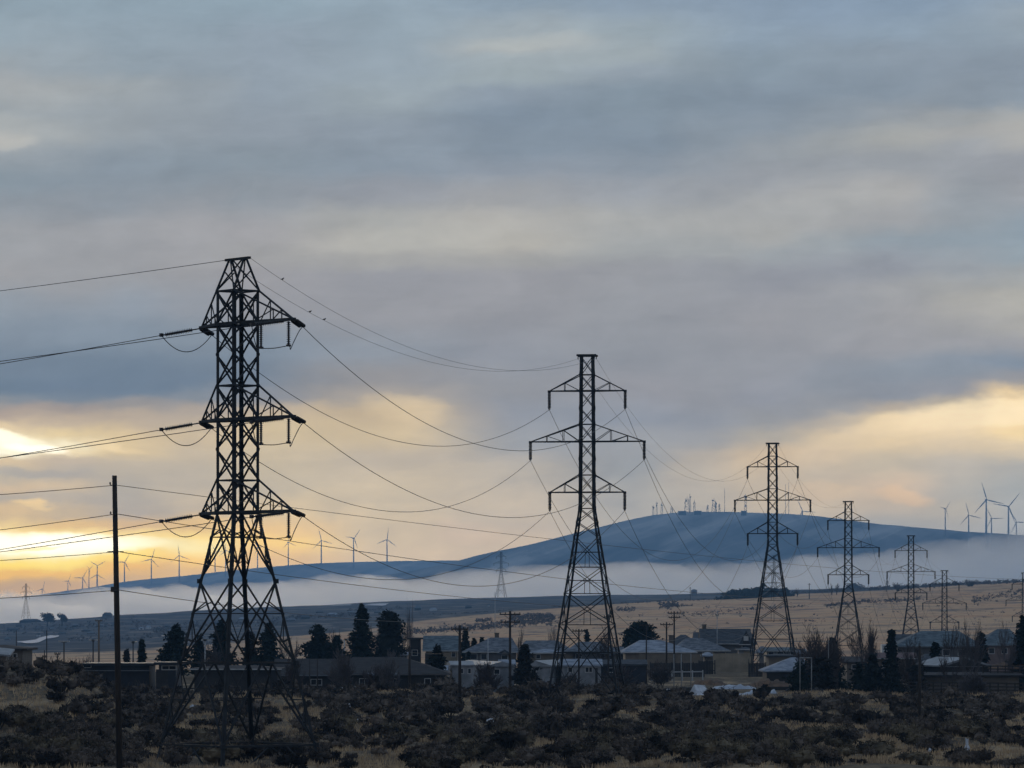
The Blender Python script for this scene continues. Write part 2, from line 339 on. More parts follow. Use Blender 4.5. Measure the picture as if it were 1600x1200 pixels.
def ground(x, y, detail=True):
    x = np.atleast_1d(np.asarray(x, float)); y = np.atleast_1d(np.asarray(y, float))
    D = np.where(y > 0, np.maximum(y, np.abs(x)*0.8), np.hypot(x, y))
    az = np.arctan2(x, y)
    px = np.where(np.abs(az) < 0.6, 800+F*np.tan(np.clip(az, -0.6, 0.6)), np.sign(az)*5000)
    px = np.clip(px, PXK[0], PXK[-1])
    i = np.clip(np.searchsorted(DK, D)-1, 0, len(DK)-2)
    t = np.clip((D-DK[i])/(DK[i+1]-DK[i]), 0, 1)
    j = np.clip(np.searchsorted(PXK, px)-1, 0, len(PXK)-2)
    u = np.clip((px-PXK[j])/(PXK[j+1]-PXK[j]), 0, 1)
    z = (ZK[i,j]*(1-u)+ZK[i,j+1]*u)*(1-t)+(ZK[i+1,j]*(1-u)+ZK[i+1,j+1]*u)*t
    sm = lambda v, a, b: (lambda q: q*q*(3-2*q))(np.clip((v-a)/(b-a), 0, 1))
    # the grassy knoll in front of the left-hand buildings
    z = z + 3.25*(1-sm(px, 95, 235))*sm(D, 272, 332)*(1-sm(D, 338, 372))
    if detail:
        k = sm(D, 150, 240)*(1-sm(D, 415, 440))
        z = z + k*(1.25*(fbm(x/10, y/22, 3, 4)-0.5)+0.18*(vnoise(x/1.3, y/1.3, 8)-0.5))
        k2 = sm(D, 1150, 1500)
        z = z + k2*np.minimum(D, 5000)/F*(5.0*(fbm(x/90, y/160, 21, 4)-0.5))*(1-sm(D, 5200, 6000))
    return z
def gz(x, y): return float(ground(x, y)[0])

def build_ground():
    px = np.concatenate([np.arange(-500, 2101, 6.5)])
    azf = np.arctan((px-800)/F)
    side = np.linspace(azf[-1], 2*math.pi+azf[0], 120)[1:-1]
    az = np.concatenate([azf, side])
    D = np.concatenate([np.geomspace(2, 220, 40)[:-1], np.arange(220, 445, 1.1), np.geomspace(446, 1150, 60), np.geomspace(1165, 5200, 190), np.geomspace(5400, 60000, 30)])
    A, DD = np.meshgrid(az, D)
    # straight rows of constant depth in the view sector, round elsewhere
    infront = np.abs(((A+math.pi) % (2*math.pi))-math.pi) < 0.21
    rad = np.where(infront, DD/np.cos(np.where(infront, A, 0)), DD)
    x = rad*np.sin(A); y = rad*np.cos(A)
    z = ground(x.ravel(), y.ravel()).reshape(x.shape)
    nA, nD = len(az), len(D)
    v = np.column_stack([x.ravel(), y.ravel(), z.ravel()])
    v = np.vstack([v, [[0, 0, -1.75]]])
    idx = np.arange(nA*nD).reshape(nD, nA); nx = np.roll(idx, -1, axis=1)
    q = np.stack([idx[:-1], nx[:-1], nx[1:], idx[1:]], -1).reshape(-1, 4)[:, ::-1]
    f = [tuple(int(k) for k in r) for r in q]
    c = nA*nD
    f += [(int(idx[0, (k+1) % nA]), int(idx[0, k]), c)[::-1] for k in range(nA)]
    me = bpy.data.meshes.new('ground'); me.from_pydata(v.tolist(), [], f)
    me.polygons.foreach_set('use_smooth', [True]*len(me.polygons))
    pxx = np.clip(800+F*np.tan(np.clip(np.where(infront, A, 0), -0.25, 0.25)), -500, 2100).ravel()
    Dr = DD.ravel()
    sm = lambda v, a, b: (lambda q: q*q*(3-2*q))(np.clip((v-a)/(b-a), 0, 1))
    nb = fbm(x.ravel()/130, y.ravel()/260, 5, 4)-0.5
    Db = np.interp(pxx, [0, 300, 600, 800, 1200, 1600], [1850, 2000, 2350, 2600, 3000, 3350])*(1+0.22*nb)
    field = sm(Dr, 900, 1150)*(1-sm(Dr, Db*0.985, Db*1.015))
    plain = sm(Dr, Db*0.985, Db*1.015)
    a = me.color_attributes.new('zone', 'FLOAT_COLOR', 'POINT')
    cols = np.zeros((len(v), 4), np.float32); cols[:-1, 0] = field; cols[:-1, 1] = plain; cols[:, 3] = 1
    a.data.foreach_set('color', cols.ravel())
    m = bpy.data.materials.new('dry_ground'); m.use_nodes = True
    N = Nodes(m.node_tree); b = N.n['Principled BSDF']; b.inputs['Roughness'].default_value = 0.95; b.inputs['Specular IOR Level'].default_value = 0.05
    geo = N.new('ShaderNodeNewGeometry'); pos = geo.outputs['Position']
    def mp(sx, sy, sz=1.0):
        k = N.new('ShaderNodeMapping'); N.link(pos, k.inputs[0]); k.inputs['Scale'].default_value = (sx, sy, sz); return k.outputs[0]
    zone = N.new('ShaderNodeAttribute', attribute_name='zone'); zs = N.new('ShaderNodeSeparateColor'); N.link(zone.outputs['Color'], zs.inputs[0])
    # sagebrush slope: straw, bare soil and litter
    s1 = N.noise(mp(0.16, 0.10), 1.0, 6, 0.6); s2 = N.noise(mp(1.7, 1.1), 1.0, 5, 0.65)
    near = N.mix(N.rng(s2, 0.35, 0.7), (0.090,0.072,0.054), (0.20,0.15,0.095))
    near = N.mix(N.rng(s1, 0.50, 0.66), near, (0.36,0.26,0.16))
    near = N.mix(N.rng(N.noise(mp(0.5, 0.3), 1.0, 5, 0.6), 0.55, 0.75), near, (0.05,0.042,0.036))
    # stubble field: bands along the contour, brush-dark flecks
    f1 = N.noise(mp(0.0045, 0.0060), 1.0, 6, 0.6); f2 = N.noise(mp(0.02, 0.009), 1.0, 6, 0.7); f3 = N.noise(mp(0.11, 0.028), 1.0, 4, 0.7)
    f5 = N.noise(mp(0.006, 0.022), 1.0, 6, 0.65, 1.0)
    fld = N.mix(N.rng(f1, 0.38, 0.62), (0.62,0.385,0.21), (0.60,0.325,0.165))  # straw browns reddened: warm glow of the low sun put into the colour
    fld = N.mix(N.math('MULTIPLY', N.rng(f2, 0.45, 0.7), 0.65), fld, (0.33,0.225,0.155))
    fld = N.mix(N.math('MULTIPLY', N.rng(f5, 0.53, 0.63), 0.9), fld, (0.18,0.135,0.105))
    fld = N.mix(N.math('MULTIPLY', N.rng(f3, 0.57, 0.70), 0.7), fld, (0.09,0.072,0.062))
    # far plain: sage flats, ploughed strips, frosted strips
    p1 = N.noise(mp(0.0030, 0.0040), 1.0, 6, 0.6); p2 = N.noise(mp(0.012, 0.0045), 1.0, 5, 0.7); p3 = N.noise(mp(0.0022, 0.0085), 1.0, 5, 0.6)
    pl = N.mix(N.rng(p1, 0.36, 0.64), (0.036,0.042,0.052), (0.066,0.068,0.074))
    pl = N.mix(N.math('MULTIPLY', N.rng(p3, 0.53, 0.60), 0.9), pl, (0.17,0.145,0.125))
    pl = N.mix(N.math('MULTIPLY', N.rng(p2, 0.52, 0.62), 0.9), pl, (0.018,0.023,0.030))
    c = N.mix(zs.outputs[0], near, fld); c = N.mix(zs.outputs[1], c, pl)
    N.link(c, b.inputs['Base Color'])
    bp = N.new('ShaderNodeBump'); bp.inputs['Strength'].default_value = 0.6; bp.inputs['Distance'].default_value = 0.3
    N.link(N.noise(mp(1.1, 1.1), 1.0, 5, 0.7), bp.inputs['Height']); N.link(bp.outputs[0], b.inputs['Normal'])
    me.materials.append(m)
    o = link('ground', me); o['kind'] = 'structure'
build_ground()

# ---------------------------------------------------------------- hills
def hill_material(name, c1, c2, c3):
    m = bpy.data.materials.new(name); m.use_nodes = True
    N = Nodes(m.node_tree); b = N.n['Principled BSDF']; b.inputs['Roughness'].default_value = 0.95; b.inputs['Specular IOR Level'].default_value = 0.05
    geo = N.new('ShaderNodeNewGeometry')
    def mp(sx, sy, sz, rot=0.0):
        k = N.new('ShaderNodeMapping'); N.link(geo.outputs['Position'], k.inputs[0]); k.inputs['Scale'].default_value = (sx, sy, sz); k.inputs['Rotation'].default_value = (0, 0, rot); return k.outputs[0]
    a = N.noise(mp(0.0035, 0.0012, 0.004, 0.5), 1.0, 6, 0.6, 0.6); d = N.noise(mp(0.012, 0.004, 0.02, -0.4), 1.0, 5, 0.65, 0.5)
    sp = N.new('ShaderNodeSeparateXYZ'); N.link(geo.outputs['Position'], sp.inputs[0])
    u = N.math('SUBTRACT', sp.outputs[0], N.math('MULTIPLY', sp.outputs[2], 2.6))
    fold_shade = N.noise(N.comb(N.math('MULTIPLY', u, 1/105), N.math('MULTIPLY', sp.outputs[2], 1/170), N.math('MULTIPLY', sp.outputs[1], 1/2600)), 1.0, 5.0, 0.55, 0.35)  # lit and shaded sides of the hill folds, painted as diagonal colour stripes
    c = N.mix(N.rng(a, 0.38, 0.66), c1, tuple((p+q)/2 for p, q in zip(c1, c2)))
    c = N.mix(N.math('MULTIPLY', N.rng(fold_shade, 0.50, 0.68), 0.8), c, c2); c = N.mix(N.math('MULTIPLY', N.rng(fold_shade, 0.48, 0.34), 0.7), c, c3)
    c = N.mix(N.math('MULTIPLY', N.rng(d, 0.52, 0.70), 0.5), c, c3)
    N.link(c, b.inputs['Base Color']); return m
def build_hill(name, crest, Dc, D0, D1, mat, amp, seed, z0=-64.0):
    pk = np.array([c[0] for c in crest], float); rk = np.array([c[1] for c in crest], float)
    px = np.arange(pk[0], pk[-1]+1, 5.0)
    D = np.concatenate([np.linspace(D0, Dc, 90), np.linspace(Dc, D1, 30)[1:]])
    PX, DD = np.meshgrid(px, D)
    k = np.arange(-6, 7)
    rs = np.interp(px, pk, rk); rs = np.convolve(np.pad(rs, 6, mode='edge'), np.exp(-(k/3.2)**2)/np.exp(-(k/3.2)**2).sum(), 'valid')
    zc = (HOR-rs)/F*Dc
    zc = zc + 2.2*(fbm(px/26, px*0, seed+9, 4)-0.5)
    t = np.clip((DD-D0)/(Dc-D0), 0, 1); up = t**1.35*(1-0.0*t); up = np.where(t > 0.75, up+(0.02)*np.sin((t-0.75)/0.25*math.pi), up)
    tb = np.clip((DD-Dc)/(D1-Dc), 0, 1); prof = np.where(DD <= Dc, up, 1-tb*tb*(3-2*tb))
    x = (PX-800)/F*DD
    # gullies running down and to the left
    gx = (x+0.9*(DD-D0)*0.55)/210.0
    w = fbm(x/600, DD/800, seed, 3)
    g = np.abs(vnoise(gx+2.2*w, DD/2600, seed+3)*2-1)*0.65+np.abs(vnoise(gx*2.3+3*w, DD/1200, seed+5)*2-1)*0.35
    z = z0+(zc[None, :]-z0)*prof - amp*g*np.sin(np.clip(t, 0, 1)*math.pi)**0.7*(DD <= Dc) - amp*0.5*(fbm(x/250, DD/250, seed+11, 4)-0.5)*(prof > 0.05)*np.clip((Dc-DD)/300, 0, 1)
    # nothing between the viewer and the crest may rise above the crest's sight line
    lim = zc[None, :]*DD/Dc-0.6*(Dc-DD)/Dc*10
    z = np.where(DD < Dc, np.minimum(z, lim), z)
    nA, nD = PX.shape[1], PX.shape[0]
    idx = np.arange(nA*nD).reshape(nD, nA)
    q = np.stack([idx[:-1, :-1], idx[:-1, 1:], idx[1:, 1:], idx[1:, :-1]], -1).reshape(-1, 4)
    me = bpy.data.meshes.new(name); me.from_pydata(np.column_stack([x.ravel(), DD.ravel(), z.ravel()]).tolist(), [], [tuple(int(k) for k in r) for r in q])
    me.polygons.foreach_set('use_smooth', [True]*len(me.polygons)); me.materials.append(mat)
    o = link(name, me); o['kind'] = 'structure'
    from mathutils.bvhtree import BVHTree
    return o
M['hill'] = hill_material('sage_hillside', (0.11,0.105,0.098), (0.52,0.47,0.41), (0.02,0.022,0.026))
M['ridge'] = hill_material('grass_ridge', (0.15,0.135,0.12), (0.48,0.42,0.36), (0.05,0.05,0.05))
MTN_D, RDG_D = 10400.0, 14600.0
MTN = [(560,905),(640,893),(700,880),(730,872),(760,864.5),(800,856.5),(850,845.5),(900,833),(950,820),(1000,808.5),(1030,803.5),(1060,800),(1100,799.5),(1150,800),(1200,801.5),(1250,804),(1300,809),(1350,816),(1400,821.5),(1450,825.5),(1500,830),(1550,833.5),(1600,836),(1700,841),(1900,853),(2300,880),(2800,935)]
RDG = [(-900,985),(-500,962),(-200,945),(0,935.5),(60,929.5),(100,923.5),(150,917),(180,911),(200,908),(250,903),(300,898.5),(350,893),(400,887.5),(450,883),(500,880),(550,878),(600,877),(650,876),(700,875.5),(760,876),(900,884),(1100,900),(1400,930)]
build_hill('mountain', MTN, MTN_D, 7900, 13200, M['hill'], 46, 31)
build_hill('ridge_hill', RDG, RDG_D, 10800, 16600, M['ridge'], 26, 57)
def crest(tab, D):
    pk = [c[0] for c in tab]; rk = [c[1] for c in tab]
    return lambda px: float(np.interp(px, pk, rk))
mtn_row, rdg_row = crest(MTN, MTN_D), crest(RDG, RDG_D)

# ---------------------------------------------------------------- transmission towers
def disc_string(mb, p, q, r, n):
    """a string of insulator discs from p to q"""
    p = Vector(p); q = Vector(q)
    mb.tube([p, q], r*0.45, 5)
    pts = []; rr = []
    for i in range(n):
        a = p.lerp(q, (i+0.25)/n); b = p.lerp(q, (i+0.62)/n)
        mb.tube([a, p.lerp(q, (i+0.5)/n), b], [r*0.5, r, r*0.75], 8)
    return mb

def body_geometry(levels, halfw, legs, lat, wl, wd, xlev, hlev):
    """levels: z list; halfw(z): half width. legs: 4 MBs; lat: lattice MB"""
    for k, (sx, sy) in enumerate(((-1,-1),(1,-1),(1,1),(-1,1))):
        for a, b in zip(levels[:-1], levels[1:]):
            ha, hb = float(halfw(a)), float(halfw(b)); t_ = 0.022     # angle iron: two thin flanges meeting at the corner
            for fx, fy in ((wl, t_), (t_, wl)):
                va = [(sx*(ha-i*fx), sy*(ha-j*fy), a) for i, j in ((0,0),(1,0),(1,1),(0,1))]
                vb = [(sx*(hb-i*fx), sy*(hb-j*fy), b) for i, j in ((0,0),(1,0),(1,1),(0,1))]
                fl = [(3,2,1,0),(4,5,6,7),(0,1,5,4),(1,2,6,5),(2,3,7,6),(3,0,4,7)]
                legs[k].add(va+vb, fl if sx*sy > 0 else [q[::-1] for q in fl])
    cr = ((-1,-1),(1,-1),(1,1),(-1,1))
    for a, b in xlev:
        for k in range(4):
            (x0,y0),(x1,y1) = cr[k], cr[(k+1) % 4]
            lat.bar((x0*halfw(a), y0*halfw(a), a), (x1*halfw(b), y1*halfw(b), b), wd)
            lat.bar((x1*halfw(a), y1*halfw(a), a), (x0*halfw(b), y0*halfw(b), b), wd)
    for z in hlev:
        for k in range(4):
            (x0,y0),(x1,y1) = cr[k], cr[(k+1) % 4]; h = halfw(z)
            lat.bar((x0*h, y0*h, z), (x1*h, y1*h, z), wd*(1.05 if z > 5 else 1.6))

def cross_arm(z, ztop, LL, hw, hwt, wc, wd, nv, thick=1.0):
    """one tapered lattice arm pair (both sides) of half length L"""
    mb = MB()
    for s in (-1, 1):
        L = LL[s] if isinstance(LL, dict) else LL
        tip = Vector((s*L, 0, z))
        for sy in (-1, 1):
            bi = Vector((s*hw, sy*hw, z)); ti = Vector((s*hwt, sy*hwt, ztop))
            mb.bar(bi, tip, wc*thick); mb.bar(ti, tip, wc)
            prev = bi
            for i in range(1, nv+1):
                f = i/(nv+1)
                b_ = bi.lerp(tip, f); t_ = ti.lerp(tip, f)
                mb.bar(b_, t_, wd)
                mb.bar(prev, t_, wd) if i == 1 else mb.bar(prev, t_, wd)
                prev = b_
        for i in range(1, nv+2):
            f = (i-0.5)/(nv+1)
            a = Vector((s*hw, -hw, z)).lerp(tip, f); b = Vector((s*hw, hw, z)).lerp(tip, min(1, f+0.5/(nv+1)))
            mb.bar(a, b, wd)
        mb.box(s*L-0.13, s*L+0.13, -0.11, 0.11, z-0.10, z+0.07)
    for sy in (-1, 1):
        mb.bar((-hw, sy*hw, z), (hw, sy*hw, z), wc*thick)
    return mb

# --- suspension type
def susp_half(z):
    return np.interp(z, [0, 16.8, 18.2, 28.4, 30], [3.2, 0.68, 0.67, 0.60, 0.57])
SUSP_ARMS = [(27.0, 28.4, 3.32, 1), (22.6, 24.1, 4.98, 2), (18.2, 19.7, 3.28, 1)]
def suspension_proto():
    root = thing('transmission_tower', 'x', 'pylon')
    lv = [-0.6, 4.3, 6.7, 9.4, 11.7, 14.3, 15.6, 16.8, 18.2, 19.7, 21.1, 22.6, 24.1, 25.5, 27.0, 28.4, 30.0]
    legs = [MB() for _ in range(4)]; lat = MB()
    xl = [(lv[i], lv[i+1]) for i in range(3, len(lv)-1)]
    body_geometry(lv, susp_half, legs, lat, 0.165, 0.06, xl, [4.3, 6.7, 9.4, 11.7, 16.8, 19.7, 24.1, 28.4, 27.0, 22.6, 18.2])
    cr = ((-1,-1),(1,-1),(1,1),(-1,1))
    for k in range(4):   # lower panels: inverted V with redundant members, and mid-panel struts
        (x0,y0),(x1,y1) = cr[k], cr[(k+1) % 4]
        for a, b in ((6.7, 9.4), (4.3, 6.7), (0.0, 4.3)):
            ha, hb = susp_half(a), susp_half(b)
            A = Vector((x0*ha, y0*ha, a)); B = Vector((x1*ha, y1*ha, a)); C = Vector((x0*hb, y0*hb, b)); E = Vector((x1*hb, y1*hb, b))
            if a == 6.7:
                m = (A+E+B+C)/4; lat.bar(C, m, 0.075); lat.bar(E, m, 0.075); lat.bar(m, A, 0.075); lat.bar(m, B, 0.075)
                lat.bar(m, (A+B)/2, 0.05)
            else:
                m = (C+E)/2 if a == 0.0 else (A+B)/2
                lat.bar(m, A if a == 0.0 else C, 0.08); lat.bar(m, B if a == 0.0 else E, 0.08)
                for u, (p, q) in enumerate(((A, C), (B, E))):
                    o = p if a == 0.0 else q
                    mm = m.lerp(o, 0.5); leg = p.lerp(q, 0.5)
                    lat.bar(mm, leg, 0.05); lat.bar(mm, (q if a == 0.0 else p).lerp(leg, 0.0), 0.05)
        for a, b in ((9.4, 11.7), (11.7, 14.3)):
            z = (a+b)/2; h = susp_half(z); lat.bar((x0*h, y0*h, z), (x1*h, y1*h, z), 0.05)
            h2 = susp_half(a); lat.bar(((x0+x1)/2*h, (y0+y1)/2*h, z), ((x0+x1)/2*h2, (y0+y1)/2*h2, a), 0.045)
    for l in legs: part('leg', l, M['steel'], root)
    part('steel_lattice', lat, M['steel'], root)
    for z, zt, L, nv in SUSP_ARMS:
        arm = part('cross_arm', cross_arm(z, zt, L, float(susp_half(z)), float(susp_half(zt)), 0.085, 0.05, nv, 1.35), M['steel'], root)
        for s in (-1, 1):
            ins = MB()
            for dy in (-0.09, 0.09): disc_string(ins, (s*L+dy*0.5, dy, z-0.08), (s*L+dy*0.5, dy, z-1.5), 0.125, 11)
            ins.box(s*L-0.06, s*L+0.06, -0.28, 0.28, z-1.6, z-1.5)
            part('insulator', ins, M['insul'], arm)
    top = MB(); top.box(-0.86, 0.86, -0.62, -0.50, 29.98, 30.16); top.box(-0.86, 0.86, 0.50, 0.62, 29.98, 30.16)
    for s in (-1, 1):
        top.bar((s*0.80, -0.5, 30.07), (s*0.80, 0.5, 30.07), 0.10); top.bar((s*0.8, 0, 30.0), (s*0.8, 0, 29.75), 0.07)
    part('peak_bar', top, M['steel'], root)
    return root
YAW = R(-8.5)
TOW = {2:(917.5,377.0), 3:(1207.2,572.0), 4:(1325.5,705.0), 5:(1423.5,905.0), 6:(1475.8,1000.0), 7:(1600.5,1190.0)}
TTOP = {2:555, 3:692.5, 4:783.5, 5:837, 6:891.5, 7:895}
TLAB = {2:'large straight pylon with hanging insulators, standing at the far edge of the sagebrush',
        3:'straight lattice pylon standing beside the tan board fence and dark gable house',
        4:'lattice pylon rising behind the bare trees, its body against the blue mountain',
        5:'lattice pylon between the red roofed house and grey roofs, lower arms against brown hillside',
        6:'lattice pylon standing low behind the long grey hip roof, only its cap above the hill',
        7:'steel lattice pylon cut by the right edge of the view above the dark conifer'}
tow_tf = {}
proto = suspension_proto()
for k in (2,3,4,5,6,7):
    o = proto if k == 2 else copy_tree(proto)
    px, D = TOW[k]; z = Zr(TTOP[k], D)-30.1
    o.location = (X(px, D), D, z); o.rotation_euler = (0, 0, YAW); o['label'] = TLAB[k]; o['group'] = 'steel lattice pylons of the power line'
    tow_tf[k] = Matrix.Translation(o.location) @ Matrix.Rotation(YAW, 4, 'Z')
for px, row_t, D, lab in ((783, 862.5, 2900, 'faint far lattice pylon on the plain skyline against white fog below the mountain shoulder'),
                     (40.5, 912, 3800, 'faint small lattice pylon at the far left beside two round dark trees'),
                     (1209.5, 868, 2750, 'faint far lattice pylon seen through the legs of the pylon beside the tan fence')):
    o = copy_tree(proto); o.location = (X(px, D), D, Zr(row_t, D)-30.1); o.rotation_euler = (0, 0, R(-14)); o['label'] = lab; o['group'] = 'distant pylons'

# --- the near angle (dead-end) tower
T1D, T1PX = 250.0, 371.5
T1YAW = R(-52)
T1Z = Zr(1217.5, T1D)
def t1_half(z): return np.interp(z, [-0.8, 15.35, 28.1], [3.72, 0.885, 0.885])
T1ARMS = [(26.2, 28.1), (20.7, 22.65), (15.35, 17.2)]
T1L = {-1:3.72, 1:5.55}
T1M = Matrix.Translation((X(T1PX, T1D), T1D, T1Z)) @ Matrix.Rotation(T1YAW, 4, 'Z')
T1I = T1M.inverted()
in_dir = (T1I.to_3x3() @ Vector((-0.985, 0.05, -0.17))).normalized()       # towards the span on the left
def tip_w(s, z): return T1M @ Vector((s*T1L[s], 0, z))
out_ends, in_ends = {}, {}
def angle_tower():
    root = thing('angle_tower', 'largest lattice pylon, turned cornerwise, with strain insulators and drooping jumper loops', 'pylon', T1M.to_translation(), T1YAW)
    lv = [-0.8, 2.0, 6.7, 11.4, 13.8, 15.35, 17.2, 19.0, 20.7, 22.65, 24.45, 26.2, 28.1]
    legs = [MB() for _ in range(4)]; lat = MB()
    xl = [(6.7,11.4), (11.4,13.8), (13.8,15.35)]+[(lv[i], lv[i+1]) for i in range(5, len(lv)-1)]
    xl = [(6.7,11.4), (11.4,15.35)]+[(15.35,17.2),(17.2,19.0),(19.0,20.7),(20.7,22.65),(22.65,24.45),(24.45,26.2),(26.2,28.1)]
    body_geometry(lv, t1_half, legs, lat, 0.185, 0.082, xl, [2.0, 6.7, 15.35, 17.2, 20.7, 22.65, 26.2, 28.1])
    cr = ((-1,-1),(1,-1),(1,1),(-1,1))
    V = lambda k, z: Vector((cr[k % 4][0]*t1_half(z), cr[k % 4][1]*t1_half(z), z))
    for k in range(4):
        # struts at the crossings and redundants on the two tall panels
        for a, b in ((6.7,11.4), (11.4,15.35)):
            h = a+(b-a)*t1_half(a)/(t1_half(a)+t1_half(b))
            lat.bar(V(k, h), V(k+1, h), 0.06)
            for kk, ko in ((k, k+1), (k+1, k)):
                lat.bar(V(kk, h), V(kk, b).lerp(V(ko, a), 0.25), 0.055)
                lat.bar(V(kk, h), V(kk, a).lerp(V(ko, b), 0.25), 0.055)
                lat.bar(V(kk, (h+a)/2), V(kk, a).lerp(V(ko, b), 0.25), 0.055)
        # big lower panel: V from mid strut down to the legs
        a, b = 2.0, 6.7
        m = (V(k, b)+V(k+1, b))/2
        for kk in (k, k+1):
            lat.bar(m, V(kk, a), 0.10)
            q = m.lerp(V(kk, a), 0.45); lat.bar(q, V(kk, a+(b-a)*0.55), 0.055); lat.bar(q, V(kk, b), 0.055)
            q2 = m.lerp(V(kk, a), 0.75); lat.bar(q2, V(kk, a+(b-a)*0.27), 0.05); lat.bar(q2, V(kk, a+(b-a)*0.55), 0.05)
        lat.bar(V(k, a+(b-a)*0.55).lerp(m, 0.3), V(k+1, a+(b-a)*0.55).lerp(m, 0.3), 0.045)
        m = (V(k, 2.0)+V(k+1, 2.0))/2
        for kk in (k, k+1): lat.bar(m, V(kk, -0.6), 0.08)
        # gusset plates where the bracing meets the legs
        for z in (11.4, 6.7, 2.0):
            p = V(k, z); lat.box(p.x-0.11, p.x+0.11, p.y-0.11, p.y+0.11, z-0.13, z+0.13)
    # inner plan bracing
    for z in (28.1, 22.65, 17.2):
        lat.bar(V(0, z), V(2, z), 0.06); lat.bar(V(1, z), V(3, z), 0.06)
    for l in legs: part('leg', l, M['steel'], root)
    part('steel_lattice', lat, M['steel'], root)
    # peak: hipped frame up to the ridge bar
    pk = MB(); zt = 29.9
    for sx in (-1, 1):
        for sy in (-1, 1):
            pk.bar((sx*0.885, sy*0.885, 28.1), (sx*0.75, sy*0.10, zt), 0.10)
            pk.bar((sx*0.885, sy*0.885, 28.1), (-sx*0.60, sy*0.10, zt), 0.07)
            pk.bar((sx*0.885, -sy*0.885, 28.1), (sx*0.82, sy*0.30, 29.2), 0.06)
    pk.bar((-1.22, 0, 29.95), (1.22, 0, 29.95), 0.17, 0.14)
    part('peak_frame', pk, M['steel'], root)
    to2 = (T1I.to_3x3() @ (tow_tf[2].to_translation()-T1M.to_translation()))
    for ai, (z, zt) in enumerate(T1ARMS):
        mb = cross_arm(z, zt, T1L, 0.885, 0.885, 0.085, 0.05, 2, 1.8)
        for sy in (-1, 1): mb.bar((-0.885, sy*0.885, z-0.02), (0.885, sy*0.885, z-0.02), 0.20, 0.17)
        mb.bar((-0.3, 0, z), (-0.885, 0.885, z), 0.08)
        arm = part('cross_arm', mb, M['steel'], root)
        for s in (-1, 1):
            tip = Vector((s*T1L[s], 0, z-0.05))
            # strain string towards the left span
            ind = in_dir if s < 0 else (T1I.to_3x3() @ Vector((-0.985, 0.05, -0.125))).normalized()
            a0 = tip+ind*0.55; a1 = a0+ind*1.62; a2 = a1+ind*0.22
            si = MB(); si.bar(tip, a0, 0.07); disc_string(si, a0, a1, 0.16, 16); si.bar(a1, a2, 0.08)
            si.box(a2.x-0.09, a2.x+0.09, a2.y-0.09, a2.y+0.09, a2.z-0.08, a2.z+0.12)
            part('insulator', si, M['insul'], arm)
            in_ends[(ai, s)] = T1M @ a2
            # strain string towards the next pylon (twin strings)
            z2, _, L2, _ = SUSP_ARMS[ai]
            tgt = T1I @ (tow_tf[2] @ Vector((s*L2, 0, z2-1.6)))
            od = (tgt-tip).normalized(); od.z -= 0.10; od.normalize()
            sd_ = od.cross(Vector((0,0,1))).normalized()*0.13
            so = MB(); o0 = tip+od*0.35; o1 = o0+od*1.9; o2 = o1+od*0.25
            so.bar(tip, o0, 0.12)
            for q in (-1, 1): disc_string(so, o0+sd_*q, o1+sd_*q, 0.115, 15)
            so.bar(o0-sd_*1.3, o0+sd_*1.3, 0.08); so.bar(o1-sd_*1.3, o1+sd_*1.3, 0.08); so.bar(o1, o2, 0.1)
            part('insulator', so, M['insul'], arm)
            out_ends[(ai, s)] = T1M @ o2
            jm = MB()
            if s < 0:
                pts = []
                for i in range(25):
                    t = i/24; p = a2.lerp(o2, t); p = p-Vector((0, 0, 1))*(0.98*4*t*(1-t)); pts.append(p)
                jm.tube(pts, 0.026, 5)
            else:
                h1 = Vector((2.35, 0.0, z-0.12)); h2 = Vector((T1L[1]-0.46, 0, z-0.12)); dz = Vector((0, 0, -1.32))
                for h in (h1, h2):
                    hs = MB(); disc_string(hs, h, h+dz, 0.135, 11); hs.box(h.x-0.05, h.x+0.05, h.y-0.14, h.y+0.14, h.z-1.42, h.z-1.30)
                    part('insulator', hs, M['insul'], arm)
                lo1 = h1+dz*1.05; lo2 = h2+dz*1.05
                seq = [a2, a2.lerp(lo1, 0.5)+Vector((0, 0, -0.55)), lo1, lo1.lerp(lo2, 0.5)+Vector((0, 0, -0.06)), lo2, lo2+Vector((0.10, 0.05, -0.20)), lo2.lerp(o2, 0.35)+Vector((0, 0, -0.18)), lo2.lerp(o2, 0.75)+Vector((0,0,0.02)), o2]
                sm_ = []
                for i in range(len(seq)-1):
                    p0 = seq[max(i-1, 0)]; p1 = seq[i]; p2 = seq[i+1]; p3 = seq[min(i+2, len(seq)-1)]
                    for q in range(5):
                        t = q/5
                        sm_.append(0.5*((2*p1)+(p2-p0)*t+(2*p0-5*p1+4*p2-p3)*t*t+(3*p1-p0-3*p2+p3)*t**3))
                sm_.append(seq[-1]); jm.tube(sm_, 0.026, 5)
            part('jumper_wire', jm, M['wire'], arm)
    return root
angle_tower()

